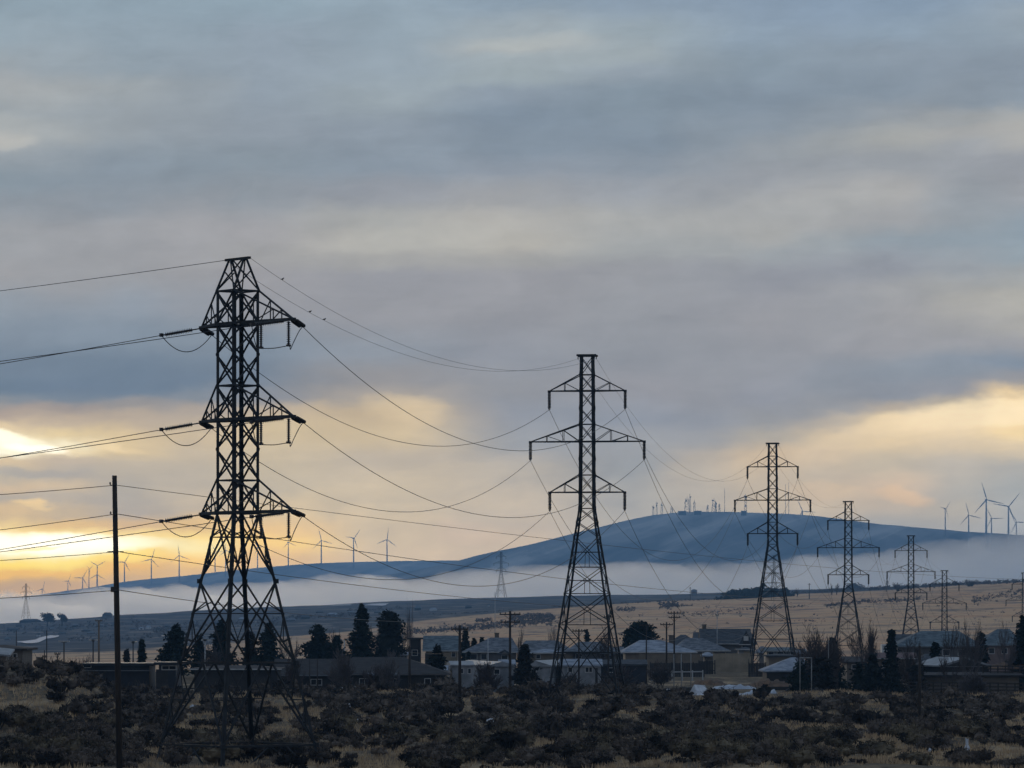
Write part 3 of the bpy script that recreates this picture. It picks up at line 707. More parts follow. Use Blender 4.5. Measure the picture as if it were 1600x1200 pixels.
# ---------------------------------------------------------------- overhead wires
def wire(a, b, sag, rad, label, group, name='overhead_wire', n=40):
    a = Vector(a); b = Vector(b); pts = []
    for i in range(n+1):
        t = i/n; p = a.lerp(b, t); pts.append(p-a-Vector((0, 0, 4*sag*t*(1-t))))
    o = link(name, MB().tube(pts, rad, 5).mesh(name, M['wire'], True)); o.location = a
    return tag(o, label, 'power line', group)
LEVN = ('top', 'middle', 'bottom'); SIDE = {-1:'left', 1:'right'}
ORD = {1:'largest pylon', 2:'sagebrush pylon', 3:'tan fence pylon', 4:'bare tree pylon', 5:'brown hillside pylon', 6:'hip roof pylon', 7:'last pylon at the edge'}
KSAG = 129.0**2/5.1
for ai in range(3):
    z2, _, L2, _ = SUSP_ARMS[ai]
    for s in (-1, 1):
        att = {k: tow_tf[k] @ Vector((s*L2, 0, z2-1.62)) for k in tow_tf}
        a, b = out_ends[(ai, s)], att[2]
        wire(a, b, (b-a).length**2/KSAG, 0.021, f'wire from {LEVN[ai]} {SIDE[s]} arm of largest pylon to the sagebrush pylon', 'sagging line wires')
        for k in (2,3,4,5,6):
            L = (att[k+1]-att[k]).length
            wire(att[k], att[k+1], L*L/KSAG, 0.019, f'wire on {LEVN[ai]} {SIDE[s]} arm between {ORD[k]} and {ORD[k+1]}', 'sagging line wires')
        a = in_ends[(ai, s)]
        far = Vector((a.x-210, a.y+14+(8 if s > 0 else 0), a.z-1.0))
        wire(a, far, 9.2 if s < 0 else 7.4, 0.022, f'wire running left from the {LEVN[ai]} arm, {"near" if s > 0 else "far"} tip, of the largest pylon', 'sagging line wires')
for s in (-1, 1):
    top = {k: tow_tf[k] @ Vector((s*0.80, 0, 29.8)) for k in tow_tf}
    a = T1M @ Vector((s*1.2, 0, 29.95)); b = top[2]
    wire(a, b, 3.2, 0.011, f'thin earth wire from the {SIDE[s]} peak end of largest pylon to the sagebrush pylon', 'thin earth wires')
    for k in (2,3,4,5,6):
        L = (top[k+1]-top[k]).length
        wire(top[k], top[k+1], L*L/KSAG*0.62, 0.010, f'thin {SIDE[s]} earth wire between {ORD[k]} and {ORD[k+1]}', 'thin earth wires')
    if s < 0: wire(a, (a.x-210, a.y+14, a.z-1), 7.0, 0.018, 'earth wire running off to the left from the peak of the nearest pylon', 'thin earth wires')

# birds perched on the earth wires
def bird(px, row, D, label):
    mb = MB(); mb.ellipsoid((0,0,0.12), (0.17,0.085,0.09), 10, 7); mb.ellipsoid((0.14,0,0.22), (0.07,0.06,0.065), 8, 6)
    mb.tube([(0.19,0,0.22),(0.27,0,0.21)], [0.022,0.004], 5); mb.add([(-0.12,-0.035,0.10),(-0.12,0.035,0.10),(-0.33,0.05,0.03),(-0.33,-0.05,0.03),(-0.12,0,0.135)], [(0,1,2,3),(0,4,1),(4,2,1),(4,3,2),(0,3,4)])
    mb.tube([(0.02,0.03,0.05),(0.03,0.03,-0.02)], 0.01, 4); mb.tube([(0.02,-0.03,0.05),(0.03,-0.03,-0.02)], 0.01, 4)
    o = link('perched_bird', mb.mesh('perched_bird', M['insul'], True)); o.location = P(px, row, D); o.scale = (0.5,)*3; o.rotation_euler = (0, 0, random.uniform(-1, 1)); tag(o, label, 'bird', 'birds on the earth wires')
def on_earth(s, t):
    a = T1M @ Vector((s*1.2, 0, 29.95)); b = tow_tf[2] @ Vector((s*0.80, 0, 29.8))
    return a.lerp(b, t)-Vector((0, 0, 4*3.2*t*(1-t)))
def bird_at(s, pxt, label):
    best = min((abs(800+F*on_earth(s, i/400).x/on_earth(s, i/400).y-pxt), i) for i in range(400))[1]
    p = on_earth(s, best/400); bird(800+F*p.x/p.y, HOR-F*(p.z+0.02)/p.y, p.y, label)
bird_at(1, 441, 'small dark bird perched alone on the upper thin earth wire')
bird_at(-1, 485, 'dark bird on the lower thin earth wire, nearer the big pylon of two')
bird_at(-1, 506, 'dark bird on the lower thin earth wire, farther from the big pylon')

# ---------------------------------------------------------------- wooden poles, lamps and thin posts
def pole(px, row_top, row_base, D, label, arms=(), rad=0.14, mat='wood', lean=0.0, group='wooden utility poles', name='utility_pole', cat='utility pole', yaw=0.0, drum=False):
    x = X(px, D); zb = min(Zr(row_base, D), gz(x, D)) if True else 0
    zb = zb-0.3; zt = Zr(row_top, D)
    o = thing(name, label, cat, (x, D, zb), yaw, group)
    h = zt-zb
    part('shaft', MB().tube([(0,0,0), (lean*0.5,0,h*0.5), (lean,0,h)], [rad, rad*0.9, rad*0.74], 10), M[mat], o, True)
    for r_, wpx in arms:
        z = Zr(r_, D)-zb; w = wpx/2*D/F
        a = MB().box(-w, w, -rad-0.12, -rad, z-0.06, z+0.06)
        for s in (-1, 1): a.bar((s*w*0.55, -rad-0.06, z-0.06), (0, -rad-0.04, z-0.55), 0.04)
        am = part('crossarm', a, M[mat], o)
        for q in (-0.92, -0.45, 0.45, 0.92):
            part('insulator', MB().tube([(q*w, -rad-0.06, z+0.06), (q*w, -rad-0.06, z+0.14), (q*w, -rad-0.06, z+0.2)], [0.03, 0.055, 0.03], 6), M['insul'], am)
    if drum: part('transformer', MB().tube([(rad+0.28,0,h-1.7),(rad+0.28,0,h-0.9)], 0.24, 10), M['steel2'], o)
    return o
o = pole(187, 743, 1204, 226, 'tall dark bare wooden pole left of the nearest pylon, reaching above the hills', rad=0.165, lean=-0.27, name='wooden_pole')
for i, r_ in enumerate((757, 803, 862, 921)):
    zb = o.location.z; z = Zr(r_, 226)-zb
    mb = MB(); lx = -0.27*z/(Zr(743,226)-zb)
    if i in (0, 1): mb.tube([(lx+0.1,-0.13,z-0.09),(lx-0.22,-0.16,z-0.02),(lx-0.22,-0.16,z+0.06)], 0.02, 5); mb.tube([(lx-0.22,-0.16,z),(lx-0.22,-0.16,z+0.12)], [0.05,0.03], 6)
    elif i == 2: mb.bar((lx-0.42,-0.18,z),(lx+0.42,-0.18,z),0.05)
    else: mb.box(lx-0.28,lx+0.02,-0.24,-0.12,z-0.14,z+0.14)
    part('bracket', mb, M['insul'], o)
wl = ((758, 777, (1760, 903, 900), 2.0), (803, 840, (1290, 938, 560), 0.9), (862, 879, (930, 950, 430), 0.4), (922, 937, (640, 972, 400), 0.3))
nm = ('topmost', 'second', 'third', 'lowest')
for i, (r0, rl, (ex, er, eD), sg) in enumerate(wl):
    p0 = P(181+i*1.6, r0, 225.8)
    wire(p0, P(ex, er, eD), sg, 0.02 if i else 0.016, f'{nm[i]} wire running right from the tall bare wooden pole', 'wires of the tall bare pole')
    wire(p0, P(-320, rl+(rl-r0)*0.55, 222), 0.15, 0.018, f'{nm[i]} wire running left from the tall bare wooden pole', 'wires of the tall bare pole')

pole(797, 955, 1078, 425, 'wooden utility pole with two crossarms between the white mobile homes and dark conifer', ((960,33),(972,31)))
pole(718.5, 977, 1101, 372, 'wooden utility pole with one wide crossarm standing in sagebrush beside the dark ranch house', ((983,27),))
pole(640, 1010, 1084, 408, 'short dark wooden pole in front of the dark ranch roof', ())
pole(1053.5, 955, 1060, 545, 'wooden utility pole with two crossarms behind the white posts, taller of the pair', ((958,20),(965,18)), 0.12)
pole(1041.5, 972, 1062, 525, 'wooden utility pole with one crossarm before the snow covered roof, shorter of the pair', ((976,20),), 0.12)
pole(1010, 976, 1064, 520, 'slender wooden pole in front of the snow covered roof beside the broad dark conifer', ((977,22),), 0.09)
pole(950.5, 960, 1066, 470, 'wooden utility pole seen through the right legs of the sagebrush pylon', ((964,14),), 0.11)
pole(904.5, 983, 1080, 440, 'wooden pole with a crossarm seen through the left legs of the sagebrush pylon', ((986,20),), 0.10)
pole(1437, 1009, 1150, 312, 'plain dark wooden pole standing alone in the sagebrush near the rail fence', (), 0.12)
pole(154.5, 969, 1026, 640, 'pale tan wooden pole with crossarm behind the dark shed, beyond the tall pole', ((970,11),), 0.16, 'tanwood')
pole(25.5, 985, 1012, 900, 'thin far pole above the flat roofed tan building at the far left', (), 0.11, group='thin posts')
pole(762.5, 996, 1052, 520, 'thin grey post between the hip roof and the white mobile homes', (), 0.06, 'lamp', group='thin posts', name='thin_post', cat='post')
pole(810.5, 996, 1060, 500, 'thin dark post beside the dark conifer right of the double crossarm pole', (), 0.06, group='thin posts', name='thin_post', cat='post')
pole(1120.5, 953, 1025, 640, 'thin tall radio mast above the dark gable roof', ((962,5),), 0.05, 'lamp', group='thin posts', name='thin_mast', cat='mast')
pole(1294.5, 1000, 1074, 440, 'pale slender flagpole in front of the bare tree thicket', (), 0.045, 'whitepipe', group='thin posts', name='flagpole', cat='flagpole')
pole(639, 1018, 1060, 560, 'low thin post beside the grey metal building', (), 0.05, group='thin posts', name='thin_post', cat='post')
pole(773.5, 925, 1000, 1500, 'thin far post on the brown field near the grey brush', (), 0.12, 'lamp', group='thin posts', name='thin_post', cat='post')
pole(1264.5, 911, 936, 2400, 'tiny far pole with crossarm on the skyline right of the dark grove', ((913,5),), 0.25)
pole(1078.5, 917, 941, 2700, 'tiny far pole on the plain skyline beside the small tank', ((919,4),), 0.22)

def street_lamp(px, row_top, row_base, D, label, head='arm', mat='lamp', hw=9):
    x = X(px, D); zb = min(Zr(row_base, D), gz(x, D))-0.2; h = Zr(row_top, D)-zb
    o = thing('street_lamp', label, 'street lamp', (x, D, zb), 0, 'street lamps of the neighbourhood')
    part('post', MB().tube([(0,0,0),(0,0,h)], [0.11,0.07], 8), M[mat], o, True)
    w = hw/2*D/F
    if head == 'arm':
        part('arm', MB().tube([(0,0,h),(-w*0.6,0,h+0.25),(-w*1.6,0,h+0.3)], 0.045, 6), M[mat], o, True)
        part('lamp_head', MB().ellipsoid((-w*1.9,0,h+0.27), (0.36,0.14,0.08), 10, 6), M['lamp'], o, True)
    else:
        part('arm', MB().bar((-w,0,h-0.05),(w,0,h-0.05),0.07), M[mat], o)
        for s in (-1, 1): part('lamp_head', MB().box(s*w-0.35,s*w+0.35,-0.2,0.2,h-0.02,h+0.16), M['lamp'], o)
street_lamp(592, 983, 1030, 600, 'pale street lamp with curved arm right of the tall spruce')
street_lamp(628.5, 982, 1030, 610, 'pale street lamp right of the round dark conifer')
street_lamp(538, 1000, 1034, 590, 'street lamp with wide flat twin head before the tall spruce', 'flat', hw=15)
street_lamp(100, 1003, 1046, 560, 'dark street lamp with wide flat head left of the tall pole', 'flat', 'wood', 9)
street_lamp(145.5, 1001, 1042, 560, 'street lamp with small flat head beside the pale tan pole', 'flat', 'steel2', 5)
street_lamp(208, 1004, 1040, 560, 'street lamp right of the tall pole beside the little spire conifer', 'flat', 'steel2', 5)
street_lamp(320.5, 1001, 1042, 520, 'pale street lamp standing behind the legs of the nearest pylon', 'flat', 'lamp', 3)
pole(73, 985, 1046, 520, 'thin dark post, taller of the two behind the grassy knoll', (), 0.07, group='thin posts', name='thin_post', cat='post')
pole(69.5, 1016, 1046, 505, 'thin dark post with small box, shorter of the two behind the grassy knoll', ((1026.5,7),), 0.07, group='thin posts', name='thin_post', cat='post')
pole(90, 1021, 1048, 500, 'low dark post pair top with board behind the grassy knoll', ((1022,9),), 0.08, group='thin posts', name='thin_post', cat='post')
pole(484, 1030, 1085, 425, 'dark post at the left end of the ranch house, left one', (), 0.07, group='thin posts', name='thin_post', cat='post')
pole(496, 1030, 1085, 425, 'dark post at the left end of the ranch house, right one', (), 0.07, group='thin posts', name='thin_post', cat='post')
def service(p, q, sag, label): wire(P(*p), P(*q), sag, 0.014, label, 'thin service wires')
service((640,1019,408), (718,1019,372.4), 0.15, 'thin service wire from the short dark pole to the crossarm pole')
service((718,984,371.8), (797,962,424.8), 0.5, 'thin service wire between the one crossarm pole and the two crossarm pole')
service((797,962,424.8), (950,964,469.8), 0.6, 'thin service wire from the two crossarm pole to the pole behind the pylon legs')
service((1053,958,544.8), (985,952,900), 0.5, 'thin service wire running left from the taller crossarm pole')
service((1053,958,544.8), (1290,1000,460), 1.2, 'thin service wire running right from the taller crossarm pole')

# ---------------------------------------------------------------- wind turbines
def blade_mesh():
    mb = MB(); n = 12; L = 44.0; secs = []
    for i in range(n+1):
        t = i/n; z = 1.2+t*L
        c = 1.2 if t < 0.04 else np.interp(t, [0.04, 0.2, 0.6, 0.95, 1], [1.4, 3.4, 2.0, 0.9, 0.2])
        th = np.interp(t, [0, 0.08, 0.3, 1], [1.3, 1.0, 0.45, 0.08])
        tw = R(np.interp(t, [0, 0.2, 1], [20, 12, 0])); ring = []
        for k in range(8):
            a = 2*math.pi*k/8; x = math.cos(a)*c/2+c*0.1; y = math.sin(a)*th/2
            ring.append((x*math.cos(tw)-y*math.sin(tw), x*math.sin(tw)+y*math.cos(tw)-t*t*1.2, z))
        secs.append(ring)
    v = [p for r_ in secs for p in r_]; f = []
    for i in range(n):
        for k in range(8): f.append((i*8+k, i*8+(k+1) % 8, (i+1)*8+(k+1) % 8, (i+1)*8+k))
    f.append(tuple(range(8))[::-1]); f.append(tuple(n*8+k for k in range(8)))
    mb.add(v, f); return mb.mesh('blade', M['turbine'], True)
BLADE = blade_mesh()
TOWERM = MB().tube([(0,0,-40),(0,0,0),(0,0,40),(0,0,79)], [2.8,2.6,2.2,1.5], 14).mesh('tower', M['turbine'], True)
_nb = MB(); _nb.box(-1.9,1.9,-3.2,7.5,78.2,82.0); NAC = _nb.mesh('nacelle', M['turbine'])
HUBM = MB().ellipsoid((0,0,0), (1.9,2.4,1.9), 12, 8).mesh('hub', M['turbine'], True)
def turbine(hx, hr, base, D, ang, yaw, label, k=1.0):
    """hub pixel, base row, blade clock angle (deg clockwise from up), yaw"""
    p = P(hx, hr, D); s = k
    o = thing('wind_turbine', label, 'wind turbine', (p.x, D, p.z-80*s), R(yaw), 'wind turbines along the ridge')
    o.scale = (s, s, s)
    part('tower', TOWERM, None, o); part('nacelle', NAC, None, o)
    h = part('hub', HUBM, None, o); h.location = (0, -4.6, 80.2)
    for i in range(3):
        b = part('blade', BLADE, None, h); b.rotation_euler = (0, R(ang+120*i), 0)
RD = 14300.0
kL = lambda bl: bl*RD/F/45.2       # blade length in px -> scale
turbine(11.5, 927, 934, RD, 345, 55, 'tiniest faint wind turbine at the far left end of the ridge', kL(8))
turbine(66, 920.5, 928, RD, 18, 50, 'small faint wind turbine right of the far left pylon', kL(13.5))
turbine(106, 908, 923, RD, 27, 45, 'small wind turbine with one blade raised, just left of the glowing cluster of four', kL(13))
turbine(129, 903, 919, RD, 30, 10, 'turbine with one blade pointing left, leftmost in the cluster by the tall pole', kL(16))
turbine(139, 889, 917, RD, 60, 62, 'wind turbine seen edge on with short looking blades in the cluster beside the tall pole', kL(12))
turbine(152, 884, 915, RD, 60, 15, 'tallest wind turbine of the cluster left of the tall pole, blades spread in a Y', kL(16))
turbine(151.3, 898, 916, RD-150, 0, 15, 'lower wind turbine partly behind the tallest of the cluster, blades pointing down sideways', kL(15))
turbine(194.5, 878.5, 908, RD, 30, 20, 'wind turbine just right of the tall bare pole', kL(17))
turbine(236.5, 874, 903, RD, 17, 12, 'wind turbine in the brightest glow, one blade pointing left and one up', kL(17.5))
turbine(280, 868, 901, RD, 352, 12, 'wind turbine in the glow left of the nearest pylon, upright blade leaning left', kL(18))
turbine(336, 862, 894, RD, 330, 25, 'wind turbine behind the left bracing of the nearest pylon', kL(14))
turbine(352.5, 860, 892, RD, 350, 20, 'wind turbine behind the centre legs of the nearest pylon', kL(16))
turbine(402.5, 855, 888, RD, 325, 20, 'wind turbine behind the right bracing of the nearest pylon', kL(15))
turbine(450.5, 847.5, 883, RD, 352, 40, 'faint wind turbine just right of the nearest pylon, thin blades', kL(15))
turbine(502, 844.5, 880.5, RD, 346, 10, 'wind turbine second to the right of the nearest pylon, blade tilted left of upright', kL(19))
turbine(552.5, 841, 878.5, RD, 38, 38, 'wind turbine on the flat ridge with one blade pointing up right', kL(18))
turbine(604.7, 843, 877.5, RD, 7, 8, 'wind turbine standing last on the flat ridge before the mountain, upright blade', kL(18.5))
RM = 10150.0
kR = lambda bl: bl*RM/F/45.2
turbine(1253.8, 799, 806, 10420, 334, 10, 'wind turbine mostly hidden behind the mountain crest, only blades and hub showing', kR(22))
turbine(1477, 795, 829, RM, 40, 42, 'wind turbine standing first at the left of the right hand group, seen turned', kR(16))
turbine(1513.5, 805, 833, RM, 344, 10, 'shorter wind turbine second in the right hand group, left of the tallest', kR(21))
turbine(1541, 781, 833, RM, 343, 8, 'tallest wind turbine at the right with blade pointing up left', kR(29))
turbine(1549.3, 810, 848, RM-200, 330, 12, 'short wind turbine close behind the tallest, one blade level to the right', kR(19.5))
turbine(1575.7, 791.5, 834, RM, 39, 8, 'tall wind turbine near the right edge with blade pointing up right', kR(27))
turbine(1588, 816, 850, RM-200, 330, 10, 'short wind turbine at the right edge below the tall one', kR(19))

# ---------------------------------------------------------------- masts on the summit
def radio_mast(px, rt, wb, label, kind='lattice'):
    D = MTN_D-120; rb = mtn_row(px)+1.5
    o = thing('radio_mast', label, 'radio mast', P(px, rb, D), 0, 'radio masts on the summit')
    h = (rb-rt)/F*D
    if kind == 'thin':
        part('mast', MB().tube([(0,0,0),(0,0,h)], [0.6,0.35], 6), M['steel2'], o); return
    w = wb/2; mb = MB(); n = max(4, int(h/6))
    for sx in (-1, 1):
        for sy in (-1, 1): mb.bar((sx*w, sy*w, 0), (sx*w*0.5, sy*w*0.5, h*0.92), 0.55)
    for i in range(n):
        a, b = h*0.92*i/n, h*0.92*(i+1)/n; wa, wb_ = w*(1-0.5*i/n), w*(1-0.5*(i+1)/n)
        for sy in (-1, 1):
            mb.bar((-wa, sy*wa, a), (wb_, sy*wb_, b), 0.3); mb.bar((wa, sy*wa, a), (-wb_, sy*wb_, b), 0.3)
    mb.bar((0,0,h*0.9), (0,0,h*1.05), 0.7)
    part('steel_lattice', mb, M['steel2'], o)
    rr = random.Random(int(px*10))
    for i in range(4 if kind == 'lattice' else 9):
        z = h*rr.uniform(0.35, 0.95); a = rr.uniform(-1, 1)
        part('dish_antenna', MB().tube([(a*w*0.9,-w-0.5,z),(a*w*0.9,-w-1.3,z)], rr.uniform(0.8,1.5), 10), M['steel2'], o)
for a in ((1020.7,790,4.5,'leftmost short radio mast on the left shoulder of the summit'),
          (1026,784.5,4,'slim radio mast second from the left shoulder of the summit'),
          (1034,785.5,5,'radio mast with dishes third from the left shoulder of the summit'),
          (1049.5,791,6,'low faint wide radio mast between the left trio and the big cluster'),
          (1073.5,777,13,'broadest radio mast covered in dishes on the summit','big'),
          (1078,773,5,'tall mast rising at the right side of the broadest mast'),
          (1085,782,5,'radio mast just right of the broadest mast'),
          (1105.5,789,4,'low thin radio mast between the two big clusters'),
          (1115.5,779,11,'second broad radio mast with many dishes','big'),
          (1118.5,784,5,'radio mast touching the right side of the second broad mast'),
          (1124,786,4,'short radio mast right of the second broad mast'),
          (1132.3,763,2,'very thin tall whip mast right of the clusters','thin'),
          (1165,773,6,'square boxy radio mast beside the left arm of the tan fence pylon','big'),
          (1227.3,757,2,'tall thin mast behind the tan fence pylon, left of two','thin'),
          (1232.4,753.5,2,'tall thin mast behind the tan fence pylon, right of two','thin')):
    radio_mast(*a)
def hut(px, w, h, label):
    D = MTN_D-160; o = thing('summit_hut', label, 'hut', P(px, mtn_row(px)+2.5, D), 0, 'huts on the summit')
    part('wall', MB().box(-w/2,w/2,-4,4,-4,h), M['steel2'], o)
    part('roof', MB().add([(-w/2-1,-5,h),(w/2+1,-5,h),(w/2+1,5,h),(-w/2-1,5,h),(-w/2-1,0,h+2.2),(w/2+1,0,h+2.2)], [(0,1,5,4),(2,3,4,5),(0,4,3),(1,2,5),(3,2,1,0)]), M['steel2'], o)
hut(1066, 18, 4, 'low hut left of the broadest summit mast'); hut(1090, 16, 4, 'low hut right of the broadest summit mast'); hut(1162, 12, 5, 'low hut at the foot of the boxy mast')


# ---------------------------------------------------------------- houses
M['tan'] = ribbed('tan_siding', (0.16,0.13,0.10), (0.115,0.095,0.075), 3.0, 2)
M['tan2'] = ribbed('pale_tan_boards', (0.27,0.225,0.165), (0.20,0.165,0.12), 2.2, 0)
M['darktan'] = ribbed('dark_tan_stucco', (0.105,0.085,0.066), (0.07,0.058,0.048), 2.0, 2)
M['bluemetal'] = ribbed('dark_blue_metal', (0.016,0.022,0.034), (0.010,0.014,0.022), 3.0, 0, 0.5)
M['greymetal'] = ribbed('grey_metal_siding', (0.16,0.175,0.19), (0.12,0.13,0.145), 2.5, 0, 0.5)
M['mobile'] = ribbed('white_mobile_home_siding', (0.23,0.24,0.26), (0.135,0.145,0.16), 2.5, 0, 0.6)
M['darkwall'] = ribbed('dark_brown_siding', (0.026,0.024,0.025), (0.014,0.013,0.014), 3.0, 0)
M['greywall'] = ribbed('grey_siding', (0.11,0.105,0.105), (0.08,0.076,0.078), 3.0, 2)
M['pinkwall'] = ribbed('dusty_pink_siding', (0.17,0.125,0.12), (0.13,0.095,0.09), 3.0, 2)
def shingle(name, a, b): return material(name, a, b, 1.3, 0.9, stretch=(1,1,4), bump=0.5, bscale=8)
M['roofdark'] = shingle('dark_brown_shingles', (0.040,0.036,0.036), (0.022,0.020,0.021))
M['roofgrey'] = shingle('slate_grey_shingles', (0.15,0.165,0.19), (0.052,0.060,0.072))
M['roofslate'] = shingle('dark_slate_shingles', (0.060,0.068,0.080), (0.024,0.029,0.036))
M['roofteal'] = shingle('teal_grey_shingles', (0.11,0.145,0.165), (0.042,0.058,0.070))
M['roofred'] = shingle('dusty_red_shingles', (0.15,0.095,0.09), (0.10,0.065,0.062))
M['roofsnow'] = material('frosted_shingles', (0.27,0.30,0.35), (0.13,0.15,0.185), 0.9, 0.8, stretch=(1,1,3), bump=0.4)
M['roofmetal'] = ribbed('bare_metal_roof', (0.22,0.235,0.255), (0.13,0.14,0.155), 2.0, 0, 0.4)

def house(name, label, px0, px1, eave, ridge, D, depth=9.0, kind='hip', yaw=0.0, wall='tan', roof='roofgrey', base=None, inset=None, over=0.45,
          wins=(), doors=(), chimney=None, ridge_px=None, group='houses of the neighbourhood', cat='house', fascia='trim', slope=0.0, gvent=False):
    cx = (px0+px1)/2; x = X(cx, D); w = (px1-px0)*D/F
    zb = min(gz(x, D), gz(X(px0, D), D), gz(X(px1, D), D))-0.3 if base is None else base
    ze = Zr(eave, D)-zb; zr = Zr(ridge, D)-zb
    o = thing(name, label, cat, (x, D+depth/2, zb), R(yaw), group)
    hw, hd = w/2, depth/2; ww, wd = hw-over, hd-over
    wb = MB().box(-ww, ww, -wd, wd, 0, ze-0.02)
    rf = MB(); t = 0.16
    def slab(top, faces):   # closed roof body: eave ring at ze, ring again t higher, then the top
        n0 = len(rf.v)
        ring = [(-hw,-hd,ze),(hw,-hd,ze),(hw,hd,ze),(-hw,hd,ze)]
        ring2 = [(a, b, c+t) for a, b, c in ring]
        rf.add(ring+ring2+top, [(3,2,1,0),(0,1,5,4),(1,2,6,5),(2,3,7,6),(3,0,4,7)]+[tuple(i+4 for i in f) for f in faces])
    if kind == 'hip':
        ins = inset if inset is not None else min(hd, hw*0.8)
        if ridge_px: a, b = X(ridge_px[0], D)-x, X(ridge_px[1], D)-x
        else: a, b = -hw+ins, hw-ins
        slab([(a,0,zr),(b,0,zr)], [(0,1,5,4),(1,2,5),(2,3,4,5),(3,0,4)])
    elif kind == 'gable':
        slab([(-hw,0,zr),(hw,0,zr)], [(0,1,5,4),(2,3,4,5),(1,2,5),(3,0,4)])
        for s in (-1, 1): wb.add([(s*(ww),-wd,ze-0.02),(s*ww,wd,ze-0.02),(s*ww,0,zr-0.25)], [(0,1,2) if s > 0 else (2,1,0)])
    elif kind == 'gable_end':
        slab([(0,-hd,zr),(0,hd,zr)], [(0,1,4),(1,2,5,4),(2,3,5),(3,0,4,5)])
        gb = MB().add([(-ww*0.96,-hd-0.03,ze+t*0.4),(ww*0.96,-hd-0.03,ze+t*0.4),(0,-hd-0.03,zr-0.22),(-ww*0.96,-hd+0.1,ze+t*0.4),(ww*0.96,-hd+0.1,ze+t*0.4),(0,-hd+0.1,zr-0.22)], [(0,1,2),(5,4,3),(0,3,4,1),(1,4,5,2),(2,5,3,0)])
        part('gable_wall', gb, M[wall], o)
    elif kind == 'flat':
        rf.box(-hw, hw, -hd, hd, ze, ze+0.22)
        if zr > ze+0.3: rf.box(-hw+0.05, hw-0.05, -hd+0.05, -hd+0.25, ze+0.22, zr)
    elif kind == 'shed':
        zl = ze; n = [(-hw,-hd,zl),(hw,-hd,zl+slope),(hw,hd,zl+slope+ (zr-ze)),(-hw,hd,zl+(zr-ze))]
        rf.add(n+[(a,b,c+t) for a,b,c in n], [(3,2,1,0),(4,5,6,7),(0,1,5,4),(1,2,6,5),(2,3,7,6),(3,0,4,7)])
    part('wall', wb, M[wall], o)
    r_ = part('roof', rf, M[roof], o)
    if fascia and kind in ('hip', 'gable', 'gable_end'):
        part('gutter', MB().box(-hw, hw, -hd-0.09, -hd-0.005, ze+0.02, ze+0.14), M[fascia], o)
    for (a, b, c, d) in wins:
        xa, xb = X(a, D)-x, X(b, D)-x; za, zb_ = Zr(d, D)-zb, Zr(c, D)-zb
        yf = -wd
        fr = MB(); q = 0.07
        fr.box(xa-q, xa, yf-0.06, yf+0.02, za-q, zb_+q); fr.box(xb, xb+q, yf-0.06, yf+0.02, za-q, zb_+q)
        fr.box(xa, xb, yf-0.06, yf+0.02, za-q, za); fr.box(xa, xb, yf-0.06, yf+0.02, zb_, zb_+q)
        if xb-xa > 0.9: fr.box((xa+xb)/2-0.025, (xa+xb)/2+0.025, yf-0.05, yf+0.02, za, zb_)
        wo = part('window', fr, M['trim'], o)
        part('pane', MB().box(xa, xb, yf-0.025, yf-0.004, za, zb_), M['glass'], wo)
    for (a, b, c, mat) in doors:
        xa, xb = X(a, D)-x, X(b, D)-x; zt = Zr(c, D)-zb
        part('door', MB().box(xa, xb, -wd-0.05, -wd+0.01, 0.3, zt), M[mat], o)
    if chimney is not None:
        u = chimney*hw; zc = zr+0.55
        part('chimney', MB().box(u-0.3, u+0.3, 0.3, 0.9, (ze+zr)/2, zc).box(u-0.36, u+0.36, 0.24, 0.96, zc, zc+0.1), M['darktan'], r_)
    if gvent:
        part('vent', MB().box(-0.35, 0.35, -hd-0.08, -hd-0.035, ze+(zr-ze)*0.30, ze+(zr-ze)*0.62), M['trim'], o)
    return o

house('tan_house', 'tan building with low flat roof, cut by the far left edge of the view', -60, 42, 1016, 1008, 395, 9, 'hip', 0, 'darktan', 'roofdark', inset=2.5, wins=((20,25,1022,1036),), fascia=None)
house('tan_porch', 'low front wing with pale metal roof before the tan building at the left edge', -40, 16, 1021, 1012, 385, 3.5, 'shed', 0, 'tan', 'roofmetal', slope=-0.3)
o = house('storage_shed', 'long low dark blue metal shed behind the grassy knoll', 125, 240, 1040, 1037, 402, 8, 'flat', 0, 'bluemetal', 'bluemetal', wins=((130,141,1039.5,1042.5),), cat='shed')
part('rail', MB().box(-3.2, 3.2, -4.0, -3.6, Zr(1048.5,402)-o.location.z, Zr(1047.5,402)-o.location.z), M['greymetal'], o)
house('storage_shed', 'boxy dark shed with open black doorway at the left foot of the nearest pylon', 240, 282, 1038.5, 1036, 400, 7, 'flat', 0, 'bluemetal', 'bluemetal', wins=((253,274,1041,1046),), doors=((243,262,1046,'door'),), cat='shed')
house('low_building', 'low dark building with pale eave seen between the legs of the nearest pylon', 296, 440, 1047, 1040, 432, 8, 'hip', 0, 'darkwall', 'roofdark', inset=3, fascia='trim', cat='building')
house('ranch_house', 'left wing of low brown roof beside the main ranch house, pale eave line', 425, 540, 1056.5, 1030, 446, 10, 'gable', 0, 'darkwall', 'roofdark', fascia='greymetal', doors=((450,466,1063,'greywall'),), wins=((486,502,1062,1070),))
house('ranch_house', 'dark brown ranch house with wide hip roof behind the white car', 512, 703, 1055, 1027.5, 432, 11, 'hip', 0, 'darkwall', 'roofdark', ridge_px=(548,628), fascia='greywall', wins=((562,577,1061,1072),(598,618,1061,1071),(664,672,1061,1070)), doors=((584,590,1060,'greywall'),))
house('gable_porch', 'frosted low entry roof in front of the dark ranch house', 568, 622, 1056, 1047, 428, 3, 'hip', 0, 'darkwall', 'roofgrey', inset=1.6, fascia=None)
